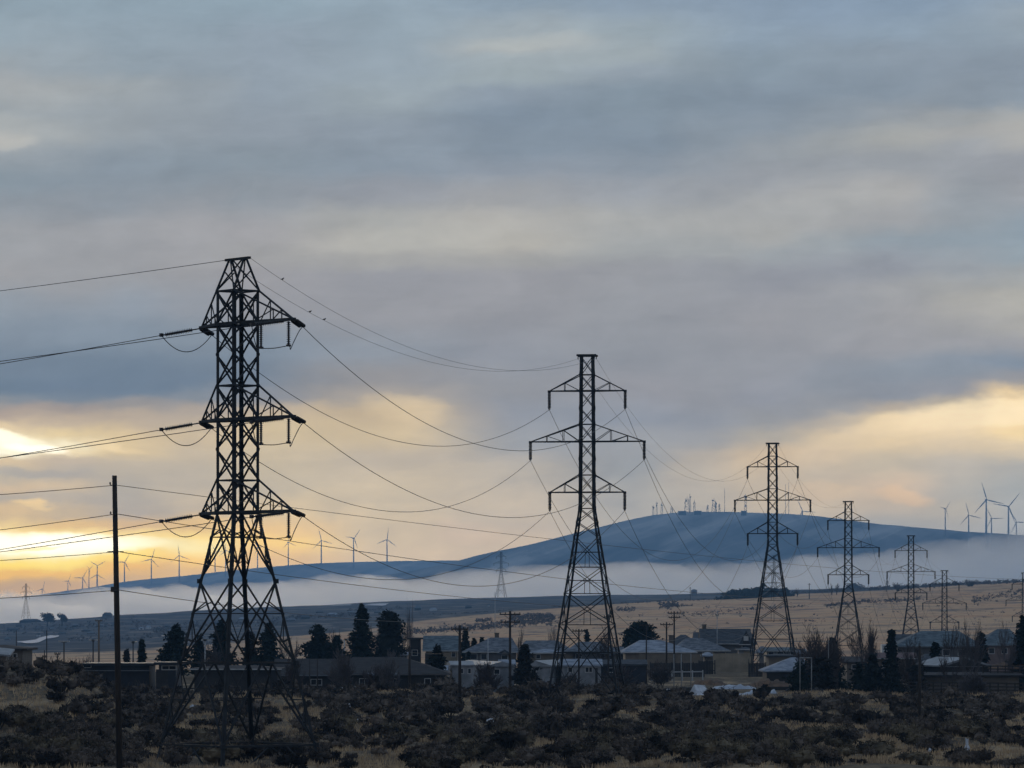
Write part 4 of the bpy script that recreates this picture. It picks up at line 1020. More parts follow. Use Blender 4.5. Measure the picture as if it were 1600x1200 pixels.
house('metal_barn', 'large grey metal roofed barn with tan wall behind the small grey conifer', 660, 719, 1018, 993.5, 600, 12, 'gable', 0, 'tan2', 'roofteal', doors=((664,676,1020,'door'),), wins=((706,711,1019,1026),), cat='barn', fascia='trim')
house('metal_barn', 'narrow brownish annex left of the large grey metal barn', 636, 661, 999, 996, 604, 9, 'flat', 0, 'darkwall', 'roofdark', cat='barn', wins=((644,652,1016,1024),))
house('hip_house', 'grey house with broad hip roof left of the two crossarm pole', 722, 812, 1020, 996.5, 590, 12, 'hip', 0, 'greywall', 'roofgrey', ridge_px=(766,800), wins=((735,745,1022,1030),(752,760,1022,1030)), chimney=0.2)
house('gable_wing', 'small dark gable wing at the front of the broad hip roofed grey house', 777, 800, 1023, 1015, 582, 4, 'gable_end', 0, 'greywall', 'roofslate', fascia=None, wins=((784,793,1024,1030),))
house('hip_house', 'grey roofed house with frosted lower eave right of the two crossarm pole', 806, 900, 1020.5, 1001, 600, 12, 'hip', 0, 'tan', 'roofgrey', ridge_px=(822,872), wins=((840,848,1022,1029),(866,876,1022,1029)))
house('garage', 'frosted low garage roof in front of the grey houses', 826, 884, 1021.5, 1014, 584, 5, 'hip', 0, 'tan', 'roofsnow', inset=2.2, wins=((838,844,1023,1029),), cat='garage')
house('hip_house', 'dark grey peaked roof house seen through the legs of the sagebrush pylon', 884, 968, 1020, 1003, 610, 11, 'hip', 0, 'greywall', 'roofgrey', ridge_px=(905,940), wins=((900,908,1022,1029),))
house('mobile_home', 'white mobile home with pale low gable facing front, right of small conifer', 734, 780, 1042, 1033.5, 474, 16, 'gable_end', 14, 'mobile', 'roofmetal', wins=((745,753,1046,1053),), over=0.2, cat='mobile home', fascia=None)
house('mobile_home', 'white mobile home long side with pale roof beside the crossarm pole', 700, 738, 1041, 1033, 470, 5, 'gable', 6, 'mobile', 'roofmetal', wins=((714,720,1045,1052),(728,732,1045,1052)), over=0.2, cat='mobile home', fascia=None)
house('mobile_home', 'short mobile home with frosted roof right behind the gable fronted one', 778, 806, 1041.5, 1031, 486, 7, 'gable', 0, 'mobile', 'roofsnow', wins=((785,792,1045,1051),), over=0.2, cat='mobile home', fascia=None)
house('mobile_home', 'white mobile home with sloping pale roof left behind the sagebrush pylon legs', 828, 880, 1042, 1032, 468, 12, 'gable_end', -12, 'mobile', 'roofmetal', over=0.2, wins=((848,855,1046,1053),), cat='mobile home', fascia=None)
house('mobile_home', 'white mobile home with two dark windows between the sagebrush pylon legs', 874, 942, 1041.5, 1030, 470, 7, 'gable', 0, 'mobile', 'roofsnow', wins=((915,919.5,1043,1050),(921,925,1043,1050),(888,894,1043,1050)), doors=((930,934,1044,'door'),), over=0.2, cat='mobile home', fascia=None)
house('mobile_home', 'low dark sided mobile home right behind the sagebrush pylon', 930, 1012, 1040, 1031, 476, 7, 'gable', 0, 'bluemetal', 'roofslate', wins=((952,960,1044,1050),), over=0.2, cat='mobile home', fascia=None)
house('snow_roof_house', 'house with broad snow whitened hip roof beside the broad dark conifer', 972, 1090, 1020.5, 1000.5, 560, 13, 'hip', 0, 'tan', 'roofsnow', ridge_px=(1002,1036), wins=((1010,1020,1023,1030),(1040,1050,1023,1030)), chimney=0.35)
house('hip_house', 'dark peaked roof house between the snowy roof and the dark gable house', 1036, 1102, 1014, 992, 612, 12, 'hip', 0, 'greywall', 'roofslate', ridge_px=(1066,1074))
house('hip_house', 'slate roofed house in front of the dark gable house', 1052, 1142, 1018, 997, 592, 12, 'hip', 0, 'greywall', 'roofgrey', ridge_px=(1075,1100), wins=((1098,1104,1020,1025),(1107,1113,1020,1025)))
house('gable_house', 'tall dark roofed gable house left of the pylon beside the tan fence', 1095, 1176, 1007, 982.5, 640, 11, 'gable', 0, 'greywall', 'roofslate', wins=((1160,1166,1010,1015),), chimney=-0.8)
house('gable_wing', 'steep front gable with pale trim and arched window, dark gable house', 1160, 1182, 1008, 985, 630, 7, 'gable_end', -8, 'darkwall', 'roofslate', wins=(), gvent=True, fascia='trim')
house('gable_house', 'dark low roof section behind the left end of the dark gable house', 1085, 1122, 1004, 988, 655, 9, 'gable', 0, 'darkwall', 'roofslate')
house('garage', 'pale garage front below the dark gable house, nearly white trim', 1150, 1181, 1016, 1011, 605, 5, 'hip', 0, 'mobile', 'roofslate', doors=((1162,1176,1017.5,'tan2'),), inset=1.5, cat='garage')
house('low_building', 'low teal roofed building seen between the legs of the tan fence pylon', 1194, 1246, 1018, 1011.5, 650, 9, 'gable', 0, 'greymetal', 'roofteal', wins=((1201,1209,1019,1024),(1215,1224,1019,1024),(1236,1243,1019,1025)), cat='building')
house('tan_house', 'tan walled house behind the right legs of the tan fence pylon', 1196, 1248, 1026, 1022, 560, 8, 'hip', 0, 'tan', 'roofslate', fascia=None)
house('carport', 'low shed with frosted roof at the right feet of the tan fence pylon', 1192, 1272, 1050, 1027.5, 486, 9, 'hip', 0, 'darkwall', 'roofsnow', ridge_px=(1240,1258), cat='shed', fascia=None)
house('red_roof_house', 'tan house with dusty red roof behind the small conifers', 1358, 1436, 1030, 1020, 470, 9, 'gable', 0, 'tan', 'roofred', wins=((1380,1388,1035,1043),), doors=((1416,1424,1036,'door'),), fascia='trim')
house('hip_house', 'long grey hip roofed house behind the plain dark pole', 1398, 1538, 1011.5, 986, 575, 13, 'hip', 0, 'greywall', 'roofteal', ridge_px=(1446,1506), wins=((1474,1484,1015,1024),(1498,1508,1015,1024)), fascia='greymetal')
house('low_building', 'low flat slate roof extending left from the long grey hip roof', 1400, 1448, 1009.5, 991, 590, 9, 'gable', 0, 'greywall', 'roofslate', cat='building')
house('hip_house', 'grey hip roofed house left of the dark conifer at the right edge', 1531, 1600, 1009.5, 983, 570, 12, 'hip', 0, 'pinkwall', 'roofteal', ridge_px=(1566,1586), wins=((1546,1554,1013,1021),(1566,1574,1013,1021)), fascia='greymetal')
house('dark_shed', 'dark shed with pale sloping metal roof in front of the long grey house', 1448, 1537, 1042, 1027, 468, 8, 'gable_end', 18, 'darkwall', 'roofmetal', over=0.3, cat='shed', fascia=None, doors=((1478,1494,1046,'door'),))
house('low_building', 'low tan brown building below the dark shed behind the rail fence', 1412, 1600, 1057, 1051, 452, 8, 'gable', 0, 'darktan', 'roofdark', fascia=None, cat='building')
for a in ((596, 640, 1024, 1012, 640, 9, 'hip', 'greywall', 'roofsnow', 'low frosted roof house between the two street lamps', ((606,614,1026,1031),)),
          (700, 724, 1021, 1010, 655, 8, 'gable', 'tan', 'roofslate', 'small slate roofed house tucked between barn and broad hip roof', ((708,714,1023,1028),)),
          (1182, 1204, 1021, 1010, 690, 8, 'hip', 'greywall', 'roofgrey', 'small grey hip roof peeping behind the tan fence pylon left leg', ()),
          (1236, 1262, 1024, 1014, 660, 8, 'gable', 'greymetal', 'roofgrey', 'grey gable roofed house left of the bare tree thicket', ((1243,1249,1026,1031),)),
          (1318, 1360, 1036, 1026, 520, 8, 'gable', 'darktan', 'roofdark', 'low dark roof house between the thicket and the red roof', ((1332,1339,1039,1045),)),
          (1436, 1470, 1034, 1022, 510, 7, 'hip', 'darkwall', 'roofslate', 'small dark hip roofed house right of the red roofed house', ()),
          (1096, 1118, 1026, 1019, 570, 6, 'hip', 'tan', 'roofsnow', 'small frosted roof between the slate roof and the tall tan fence', ()),
          (664, 700, 1049, 1040, 466, 7, 'gable', 'greywall', 'roofsnow', 'low frosted outbuilding right behind the small grey green conifer', ()),
          (940, 976, 1022, 1011, 600, 8, 'gable', 'greywall', 'roofgrey', 'grey gable house left of the snow whitened roof', ((950,957,1024,1030),))):
    house('small_house', a[9], a[0], a[1], a[2], a[3], a[4], a[5], a[6], 0, a[7], a[8], wins=a[10], fascia=None)
# far small town on the plain to the left
rt = random.Random(5)
far_lab = ['pale', 'grey', 'dark', 'long', 'white', 'brown']
nt = 0
def far_house(px, row, w, h, D, lab, wall='greywall', roof='roofslate'):
    x = X(px, D); z = gz(x, D); s = D/F; wm, hm = w*s, h*s*1.3
    o = thing('far_house', lab, 'house', (x, D, z-0.5), 0, 'far houses on the plain')
    part('wall', MB().box(-wm/2, wm/2, -4, 4, 0, hm*0.55), M[wall], o)
    part('roof', MB().add([(-wm/2-.4,-4.4,hm*.55),(wm/2+.4,-4.4,hm*.55),(wm/2+.4,4.4,hm*.55),(-wm/2-.4,4.4,hm*.55),(-wm*0.3,0,hm),(wm*0.3,0,hm)], [(3,2,1,0),(0,1,5,4),(1,2,5),(2,3,4,5),(3,0,4)]), M[roof], o)
def row_D(px, row):
    ds = np.geomspace(1400, 4150, 300); z = ground(X(px, ds), ds, False); r = HOR-z/ds*F
    i = int(np.argmin(np.abs(r-row))); return float(ds[i])
for px, row, w, h, lab, wl_, rf_ in (
  (48, 968.5, 34, 5, 'long dark far building left of the two round dark trees', 'darkwall', 'roofslate'),
  (168, 965, 15, 7, 'peaked far house roof right of the round dark trees, left of the tall pole', 'greywall', 'roofslate'),
  (60, 994, 5, 5, 'tiny white far house beside the pale bend in the snowy track', 'white', 'roofslate'),
  (221, 983, 6, 4, 'tiny white far house right of the tall pole, left one', 'white', 'roofsnow'),
  (232, 982, 7, 5, 'tiny white far house right of the tall pole, right one', 'white', 'roofsnow'),
  (248, 983, 7, 4, 'tiny grey far house farther right of the two white ones', 'greywall', 'roofslate'),
  (208, 984, 9, 3.5, 'low brown far shed just right of the tall pole', 'tan', 'roofslate'),
  (135, 986, 14, 3.5, 'low dark far building between pale tan pole and the round trees', 'darkwall', 'roofslate'),
  (118, 979, 9, 5, 'small dark far house under the round trees', 'darkwall', 'roofgrey'),
  (143, 990, 12, 4, 'low grey far building left of the pale tan pole', 'greywall', 'roofgrey'),
  (98, 990, 12, 4, 'small far house beside the end of the snowy track', 'greywall', 'roofslate'),
  (20, 985, 18, 4, 'low far building near the left edge above the snowy track', 'darkwall', 'roofslate'),
  (12, 1000, 8, 5, 'small far house with pale gable by the left edge', 'greymetal', 'roofteal'),
  (378, 970, 9, 4, 'small far house glimpsed through the middle of the nearest pylon', 'greymetal', 'roofsnow'),
  (340, 975, 10, 4, 'dark far house glimpsed left of centre through the nearest pylon', 'darkwall', 'roofslate'),
  (455, 972, 14, 5, 'grey far house right of the nearest pylon on the blue plain', 'greywall', 'roofgrey'),
  (478, 968, 13, 6, 'dark far house with small trees left of the tall spruce', 'darkwall', 'roofslate'),
  (520, 963, 16, 5, 'frost roofed far house left of the tall spruce, below the white strip', 'greymetal', 'roofsnow'),
  (653, 953, 10, 7, 'square teal far building right of the slim poplar', 'bluemetal', 'roofteal'),
  (677, 955, 11, 4.5, 'white domed far shed on the brown field edge', 'white', 'roofsnow'),
  (732, 950, 10, 5, 'dark far barn on the field edge above the crossarm pole', 'bluemetal', 'roofslate'),
  (764, 947, 3, 4, 'tiny white far hut beside the field edge, next to a dark spot', 'white', 'roofslate'),
  (30, 979, 9, 3.5, 'small dark far house below the long far building', 'darkwall', 'roofslate'),
  (82, 983, 8, 3.5, 'small far house above the snowy track end', 'greywall', 'roofgrey'),
  (110, 985, 6, 3, 'tiny brown far hut between snowy track and tan pole', 'tan', 'roofslate'),
  (157, 979, 10, 3.5, 'low far barn beside the top of the pale tan pole', 'darkwall', 'roofgrey'),
  (262, 979, 9, 3.5, 'dark far house left of the conifer by the nearest pylon', 'darkwall', 'roofslate'),
  (300, 973, 10, 4, 'far house glimpsed behind the left leg of the nearest pylon', 'greywall', 'roofgrey'),
  (440, 961, 9, 3.5, 'small far house below the skyline right of the nearest pylon', 'greywall', 'roofslate'),
  (500, 958, 12, 3, 'long low far shed beneath the thin snow strip', 'darkwall', 'roofslate'),
  (548, 958, 10, 3.5, 'small far house just left of the tallest spruce top', 'greywall', 'roofgrey'),
  (590, 957, 10, 3.5, 'small dark far house between the two tallest conifers', 'darkwall', 'roofslate'),
  ):
    D = row_D(px, row); far_house(px, row, w, h, D, lab, wl_, rf_)
o = thing('water_tank', 'tiny pale water tank on the skyline right of the sagebrush pylon', 'water tank', (X(1084.5,3600), 3600, gz(X(1084.5,3600),3600)-1), 0)
part('tank', MB().tube([(0,0,0),(0,0,6.3),(0,0,7)], [2.6,2.6,0.6], 14), M['greymetal'], o)
o = thing('truck', 'small white box truck with red cab behind the conifer by the red roof', 'truck', (X(1384,600), 600, Zr(1016.5,600)-1.2), 0)
s_ = 600/F
part('cargo_box', MB().box(-0.62, 0.30, -1.2, 1.2, 0.75, 2.05), M['white'], o)
M['red'] = material('red_paint', (0.30,0.03,0.035), (0.22,0.02,0.025), 1.0, 0.4)
c_ = part('cab', MB().add([(0.34,-1.05,0.55),(1.0,-1.05,0.55),(1.0,1.05,0.55),(0.34,1.05,0.55),(0.34,-1.0,1.85),(0.82,-1.0,1.85),(0.82,1.0,1.85),(0.34,1.0,1.85),(1.0,-1.05,1.2),(1.0,1.05,1.2)], [(3,2,1,0),(4,5,6,7),(0,1,8,5,4),(1,2,9,8),(8,9,6,5),(2,3,7,6,9),(3,0,4,7)]), M['red'], o)
part('window', MB().box(0.45, 0.78, -1.07, -1.03, 1.3, 1.7), M['glass'], c_)
for wx in (-0.35, 0.68): part('wheel', MB().tube([(wx,-1.15,0.42),(wx,-0.9,0.42)], 0.4, 14), M['door'], o)

# parked car by the ranch house
def parked_car():
    D = 420; o = thing('parked_car', 'small white car parked behind sagebrush in front of the dark ranch house', 'car', (X(548,D), D, Zr(1073,D)-1.38), R(20))
    prof = [(-2.05,0.35),(-2.1,0.75),(-1.95,0.92),(-1.55,0.98),(-1.05,1.38),(0.35,1.42),(0.95,0.98),(1.85,0.85),(2.05,0.65),(2.05,0.35)]
    n = len(prof); v = []
    for s in (-1, 1):
        for x_, z_ in prof:
            k = 0.84 if z_ < 1.2 else 0.66
            v.append((s*k, x_, z_))
    f = [tuple(range(n)), tuple(range(n, 2*n))[::-1]]+[(i, n+i, n+(i+1) % n, (i+1) % n) for i in range(n)]
    part('body', MB().add(v, f), M['white'], o)
    part('windscreen', MB().add([(-0.62,-1.52,1.03),(0.62,-1.52,1.03),(0.56,-1.12,1.35),(-0.56,-1.12,1.35),(-0.62,-1.48,1.0),(0.62,-1.48,1.0),(0.56,-1.08,1.32),(-0.56,-1.08,1.32)], [(0,1,2,3),(7,6,5,4),(0,4,5,1),(1,5,6,2),(2,6,7,3),(3,7,4,0)]), M['glass'], o)
    for s in (-1, 1):
        part('side_window', MB().add([(s*0.79,-1.2,1.06),(s*0.79,0.6,1.06),(s*0.69,0.25,1.36),(s*0.69,-0.95,1.36)], [(0,1,2,3)]), M['glass'], o)
        part('headlight', MB().box(s*0.62-0.14, s*0.62+0.14, -2.13, -2.02, 0.66, 0.80), M['trim'], o)
        for y in (-1.25, 1.25):
            w = part('wheel', MB().tube([(s*0.70,y,0.32),(s*0.87,y,0.32)], 0.32, 16), M['door'], o)
            part('rim', MB().tube([(s*0.86,y,0.32),(s*0.885,y,0.32)], 0.19, 12), M['steel2'], w)
parked_car()

# ---------------------------------------------------------------- fences and pipe frames
def board_fence(px0, px1, top, base, D, label, mat='tan2', n=4):
    x0, x1 = X(px0, D), X(px1, D); z0 = Zr(base, D)-0.6; h = Zr(top, D)-z0; L = x1-x0
    o = thing('board_fence', label, 'fence', (x0, D, z0), 0)
    mb = MB(); k = int(L/0.2); rr = random.Random(int(px0))
    for i in range(k): mb.box(i*0.2, i*0.2+0.185, -0.02, 0.02, 0, h+rr.uniform(-0.03, 0.03))
    for z in (0.4, h-0.4): mb.box(0, L, 0.02, 0.07, z, z+0.1)
    part('board_panel', mb, M[mat], o)
    for i in range(n+1): part('post', MB().box(i*L/n-0.07, i*L/n+0.07, -0.05, 0.09, 0, h+0.12), M[mat], o)
board_fence(1115, 1171, 1021, 1043, 548, 'tall tan board fence left of the straight pylon beside it', n=3)
board_fence(1000, 1096, 1022, 1036, 545, 'long tan board fence below the snowy roof', 'tan', 5)
board_fence(1092, 1117, 1033, 1046, 540, 'dark board fence section left of the tall tan fence', 'darkwall', 2)
board_fence(1170, 1196, 1036, 1050, 545, 'dark low board fence behind the left leg of the tan fence pylon', 'darkwall', 2)
board_fence(1016, 1100, 1036, 1050, 520, 'dark low board fence behind the white posts', 'darkwall', 5)
def rail_fence(px0, px1, tops, D0, D1, label, n, mat='wood', rails=4, h=1.3):
    a = Vector((X(px0, D0), D0, 0)); b = Vector((X(px1, D1), D1, 0)); za, zb = Zr(tops[0], D0)-h, Zr(tops[1], D1)-h
    o = thing('rail_fence', label, 'fence', (a.x, a.y, za), 0)
    pt = [a.lerp(b, i/n)-a+Vector((0, 0, (zb-za)*i/n)) for i in range(n+1)]
    for p in pt: part('post', MB().box(p.x-0.07, p.x+0.07, p.y-0.07, p.y+0.07, p.z-0.5, p.z+h), M[mat], o)
    for i in range(rails):
        z = h*(i+0.75)/rails; mb = MB()
        for p, q in zip(pt[:-1], pt[1:]): mb.bar((p.x,p.y-0.09,p.z+z), (q.x,q.y-0.09,q.z+z), 0.035, 0.12)
        part('rail', mb, M[mat], o)
rail_fence(1372, 1625, (1064, 1067), 436, 418, 'long dark rail fence along the far edge of the sagebrush', 20, rails=5, h=1.7)
rail_fence(1536, 1640, (1039.5, 1040.5), 455, 455, 'dark post and rail fence below the straw bank near the right edge', 9, rails=3, h=0.9)
rail_fence(1582, 1640, (1085, 1084.5), 395, 392, 'short pale rail in front of the long dark rail fence', 3, 'whitepipe', 1, 0.35)
rail_fence(1018, 1098, (1048, 1047), 505, 505, 'long low pale rail behind the white posts', 5, 'lamp', 1, 0.7)
rail_fence(40, 130, (1044, 1047), 470, 440, 'low pale guard rail beyond the grassy knoll', 6, 'tanwood', 1, 0.7)
def pipe_frame(px0, px1, top, base, D, label):
    x0, x1 = X(px0, D), X(px1, D); z0 = gz(x0, D)-0.3; h = Zr(top, D)-z0
    o = thing('pipe_frame', label, 'pipe frame', (x0, D, z0), 0)
    w = x1-x0
    part('post', MB().tube([(0,0,0),(0,0,h)], 0.045, 8), M['whitepipe'], o, True); part('post', MB().tube([(w,0,0),(w,0,h)], 0.045, 8), M['whitepipe'], o, True)
    part('crossbar', MB().tube([(-0.06,0,h),(w+0.06,0,h)], 0.06, 8), M['whitepipe'], o, True)
pipe_frame(1250, 1268, 1028, 1084, 415, 'narrow white pipe frame in front of the dark thicket')
pipe_frame(1064.5, 1079.5, 1020.5, 1070, 430, 'pair of tall white posts with thin crossbar below the slate roofs')
pole(1053, 1022, 1072, 440, 'single tall white post left of the pair of white posts', (), 0.06, 'whitepipe', group='thin posts', name='white_post', cat='post')

# ---------------------------------------------------------------- vegetation
def quad_cloud(mb, pts, size, rnd, flat=0.0, droop=0.0, length=2.0):
    for (x, y, z, s) in pts:
        L = size*s*rnd.uniform(0.6, 1.25); w = L/length
        a = rnd.uniform(0, 2*math.pi); el = rnd.uniform(-0.9, 0.9)*(1-flat)-droop
        d = Vector((math.cos(a)*math.cos(el), math.sin(a)*math.cos(el), math.sin(el)))
        u = Vector((rnd.uniform(-1,1), rnd.uniform(-1,1), rnd.uniform(-1,1)*(1-flat*0.7)))
        u = (u-d*u.dot(d)); u.normalize() if u.length > 1e-4 else None
        c = Vector((x, y, z)); n = len(mb.v)
        mb.v += [tuple(c-d*L/2-u*w*0.25), tuple(c-d*L*0.05-u*w/2), tuple(c+d*L/2), tuple(c-d*L*0.05+u*w/2)]
        mb.f.append((n, n+1, n+2, n+3))
def conifer_crown(h, r, seed, shape='spire', dens=1.0, low=0.08):
    rnd = random.Random(seed); mb = MB(); pts = []
    nl = int(16+h*1.2)
    lop = [rnd.uniform(0.62, 1.22) for _ in range(9)]
    for i in range(nl):
        t = (i+rnd.random()*0.5)/nl; z = h*(low+(1-low)*t)
        if shape == 'spire': rad = r*(1-t)**0.8*(0.82+0.30*math.sin(t*19+seed)*(1-t*0.6))+0.06
        elif shape == 'round': rad = r*math.sqrt(max(0.02, 1-((t-0.38)/0.64)**2))*(0.92+0.12*math.sin(t*11+seed))
        else: rad = r*max(0.05, (1-max(0, t-0.22)/0.79))**0.72*min(1, 0.55+t*2.2)*(0.88+0.22*math.sin(t*15+seed)+0.1*math.sin(t*37+seed*2))
        nb = max(4, int((7+rad*3.6)*dens))
        for b in range(nb):
            a = 2*math.pi*(b+rnd.random()*0.8)/nb+i*0.7
            rr = rad*rnd.uniform(0.66, 1.18)*lop[(int(a*9/6.2832)+int(t*4)*2) % 9]
            tip = Vector((math.cos(a)*rr, math.sin(a)*rr, z-(0.22*rr if shape == 'spire' else -0.12*rr*(t > .4))))
            base = Vector((0, 0, z+0.12*rr))
            for q in range(4+int(rr*4.5)):
                u = rnd.uniform(0.22, 1.0); p = base.lerp(tip, u); j = 0.10+0.16*rr*(1-u)+0.07
                pts.append((p.x+rnd.gauss(0, j*0.6), p.y+rnd.gauss(0, j*0.6), p.z+rnd.gauss(0, j*0.6), rnd.uniform(0.7, 1.2)))
    quad_cloud(mb, pts, 0.62 if h > 4 else 0.36, rnd, 0.35, 0.25 if shape == 'spire' else -0.2, 1.9)
    # a narrow dense heart of the crown
    rings = []
    for i in range(9):
        t = i/8
        rad = r*(0.42*(1-t)+0.02) if shape == 'spire' else (r*0.55*math.sqrt(max(0.01, 1-((t-0.38)/0.64)**2)) if shape == 'round' else r*0.42*(max(0.0, 1-t))**0.8*min(1, 0.6+t*2)+0.02)
        rings.append((t, rad))
    n = 9; base = len(mb.v)
    for t, rad in rings:
        for k in range(n):
            a = 2*math.pi*k/n; q = rad*rnd.uniform(0.7, 1.15); mb.v.append((math.cos(a)*q, math.sin(a)*q, h*(low+(0.94-low)*t)))
    for i in range(8):
        for k in range(n): mb.f.append((base+i*n+k, base+i*n+(k+1) % n, base+(i+1)*n+(k+1) % n, base+(i+1)*n+k))
    return mb
def conifer(px, top, base, wpx, D, label, shape='spire', mat='needle', seed=1, low=0.08, name='conifer_tree', group='conifers among the houses'):
    x = X(px, D); g = gz(x, D); zb = min(Zr(base, D), g)-0.15 if base else g-0.15
    h = Zr(top, D)-zb; r = wpx/2*D/F*(1.45 if shape == 'spire' else 1.3)
    o = thing(name, label, 'tree', (x, D, zb), random.Random(seed).uniform(0, 6), group)
    part('trunk', MB().tube([(0,0,-0.3),(0.03,0,h*0.5),(0,0,h*0.93)], [max(0.09, h*0.022), h*0.013, 0.02], 8), M['bark'], o, True)
    part('crown', conifer_crown(h, r, seed, shape, 1.0, low), M[mat], o)
conifer(565, 943, 1036, 58, 560, 'tallest dark spruce among the houses, ragged pointed top', 'spire', 'needle', 11)
conifer(608, 955, 1034, 44, 575, 'large round topped dark conifer right of the tallest spruce', 'round', 'needle2', 12)
conifer(497, 977, 1040, 60, 560, 'broad dark conifer left of the tallest spruce', 'oval', 'needle', 13)
conifer(527, 993, 1034, 26, 580, 'low dark conifer tucked between broad conifer and tallest spruce', 'oval', 'needle', 14)
conifer(275, 976, 1040, 50, 540, 'dark conifer just left of the nearest pylon legs', 'oval', 'needle', 15)
conifer(345, 970, 1042, 46, 540, 'dark conifer behind the left centre leg of the nearest pylon', 'oval', 'needle', 16)
conifer(420, 974, 1042, 44, 540, 'dark conifer behind the right legs of the nearest pylon', 'oval', 'needle', 17)
conifer(312, 992, 1042, 30, 545, 'lower dark conifer between two taller ones behind the nearest pylon', 'oval', 'needle', 18)
conifer(392, 988, 1042, 30, 548, 'lower dark conifer behind the centre of the nearest pylon', 'oval', 'needle3', 19)
conifer(221.5, 999.5, 1040, 15, 500, 'little spire shaped conifer right of the tall bare pole', 'spire', 'needle', 20)
conifer(198, 1016, 1040, 10, 500, 'tiny dark bushy conifer right behind the tall bare pole', 'oval', 'needle3', 21)
conifer(262, 1004, 1040, 13, 505, 'thin small conifer at the left edge of the dark conifer by the pylon', 'spire', 'needle', 22)
conifer(683.5, 1009, 1056, 34, 440, 'small grey green conifer at the right end of the ranch house', 'oval', 'needle2', 23)
conifer(727, 984, 1020, 26, 640, 'dark small conifer behind the one crossarm pole', 'oval', 'needle', 24)
conifer(741, 997, 1016, 14, 645, 'tiny dark conifer above the hip roof, left one', 'spire', 'needle', 25)
conifer(753, 996, 1014, 14, 645, 'tiny dark conifer above the hip roof, right one', 'oval', 'needle', 26)
conifer(820, 1008, 1062, 38, 450, 'bushy dark conifer right of the two crossarm pole', 'oval', 'needle3', 27)
conifer(732, 1018, 1036, 9, 560, 'tiny dark conifer in front of the hip house wall', 'spire', 'needle', 28)
conifer(917, 985, 1012, 16, 640, 'small dark conifer seen between the sagebrush pylon legs', 'spire', 'needle', 29)
conifer(1000, 972, 1012, 58, 640, 'broad dark bushy pine left of the crossarm pole pair', 'round', 'needle', 30, 0.02)
conifer(980, 982, 1012, 30, 636, 'lower dark pine at the left side of the broad bushy pine', 'oval', 'needle', 31, 0.02)
conifer(1393, 983, 1046, 34, 455, 'narrow dark conifer with thin ragged top in front of the red roof', 'spire', 'needle', 32)
conifer(1364, 1022, 1082, 40, 425, 'dark young conifer left of the tan wall of the red roofed house', 'spire', 'needle2', 33)
conifer(1396, 1036, 1084, 42, 420, 'dark young conifer below the narrow ragged conifer', 'spire', 'needle2', 34)
conifer(1342, 1036, 1080, 34, 430, 'low dark conifer right of the bare tree thicket', 'oval', 'needle', 35)
conifer(1533, 987, 1040, 32, 480, 'dark conifer in front of the gap between two grey hip roofs', 'spire', 'needle2', 36)
conifer(1301, 996, 1060, 36, 465, 'dark conifer inside the bare tree thicket', 'spire', 'needle', 37)
conifer(1598, 962, 1030, 52, 470, 'large dark spruce cut by the right edge of the view', 'spire', 'needle', 38)
conifer(1461, 1004, 1052, 30, 480, 'dark conifer left of the dark shed with pale roof', 'oval', 'needle', 39)
conifer(1250, 1036, 1088, 36, 425, 'dense black green bush conifer behind the narrow pipe frame', 'round', 'needle', 40, 0.02)
conifer(1284, 1030, 1076, 40, 440, 'dark dense shrub conifer at the foot of the bare tree thicket', 'round', 'needle3', 41, 0.02)
conifer(1432, 1040, 1070, 30, 445, 'dark low shrub beside the plain dark pole', 'round', 'needle3', 42, 0.02)
# round trees far left
def round_tree(px, top, base, wpx, D, label, seed):
    x = X(px, D); zb = gz(x, D)-0.3; h = Zr(top, D)-zb; r = wpx/2*D/F; rnd = random.Random(seed)
    o = thing('round_tree', label, 'tree', (x, D, zb), 0, 'far round trees')
    part('trunk', MB().tube([(0,0,0),(0.2,0,h*0.4),(0,0,h*0.7)], [0.7,0.5,0.25], 7), M['bark'], o)
    mb = MB(); pts = []
    for c in range(16):
        a = rnd.uniform(0, 6.28); q = r*0.62*math.sqrt(rnd.random()); cz = h*rnd.uniform(0.34, 0.66)*(1-0.25*(q/r)**2)
        cr = r*rnd.uniform(0.28, 0.45)
        for k in range(60):
            v = Vector((rnd.gauss(0,1), rnd.gauss(0,1), rnd.gauss(0,0.8))).normalized()*cr*rnd.uniform(0.5, 1.05)
            pts.append((math.cos(a)*q+v.x, math.sin(a)*q+v.y, cz+v.z*0.9, 1))
    quad_cloud(mb, pts, 1.5, rnd, 0.2, 0, 1.4)
    part('crown', mb, M['needle3'], o)
round_tree(74, 949.5, 972, 30, 3650, 'wide round dark tree on the far left skyline', 1)
round_tree(97, 950, 972, 20, 3600, 'smaller round dark tree right beside the wide one on the skyline', 2)

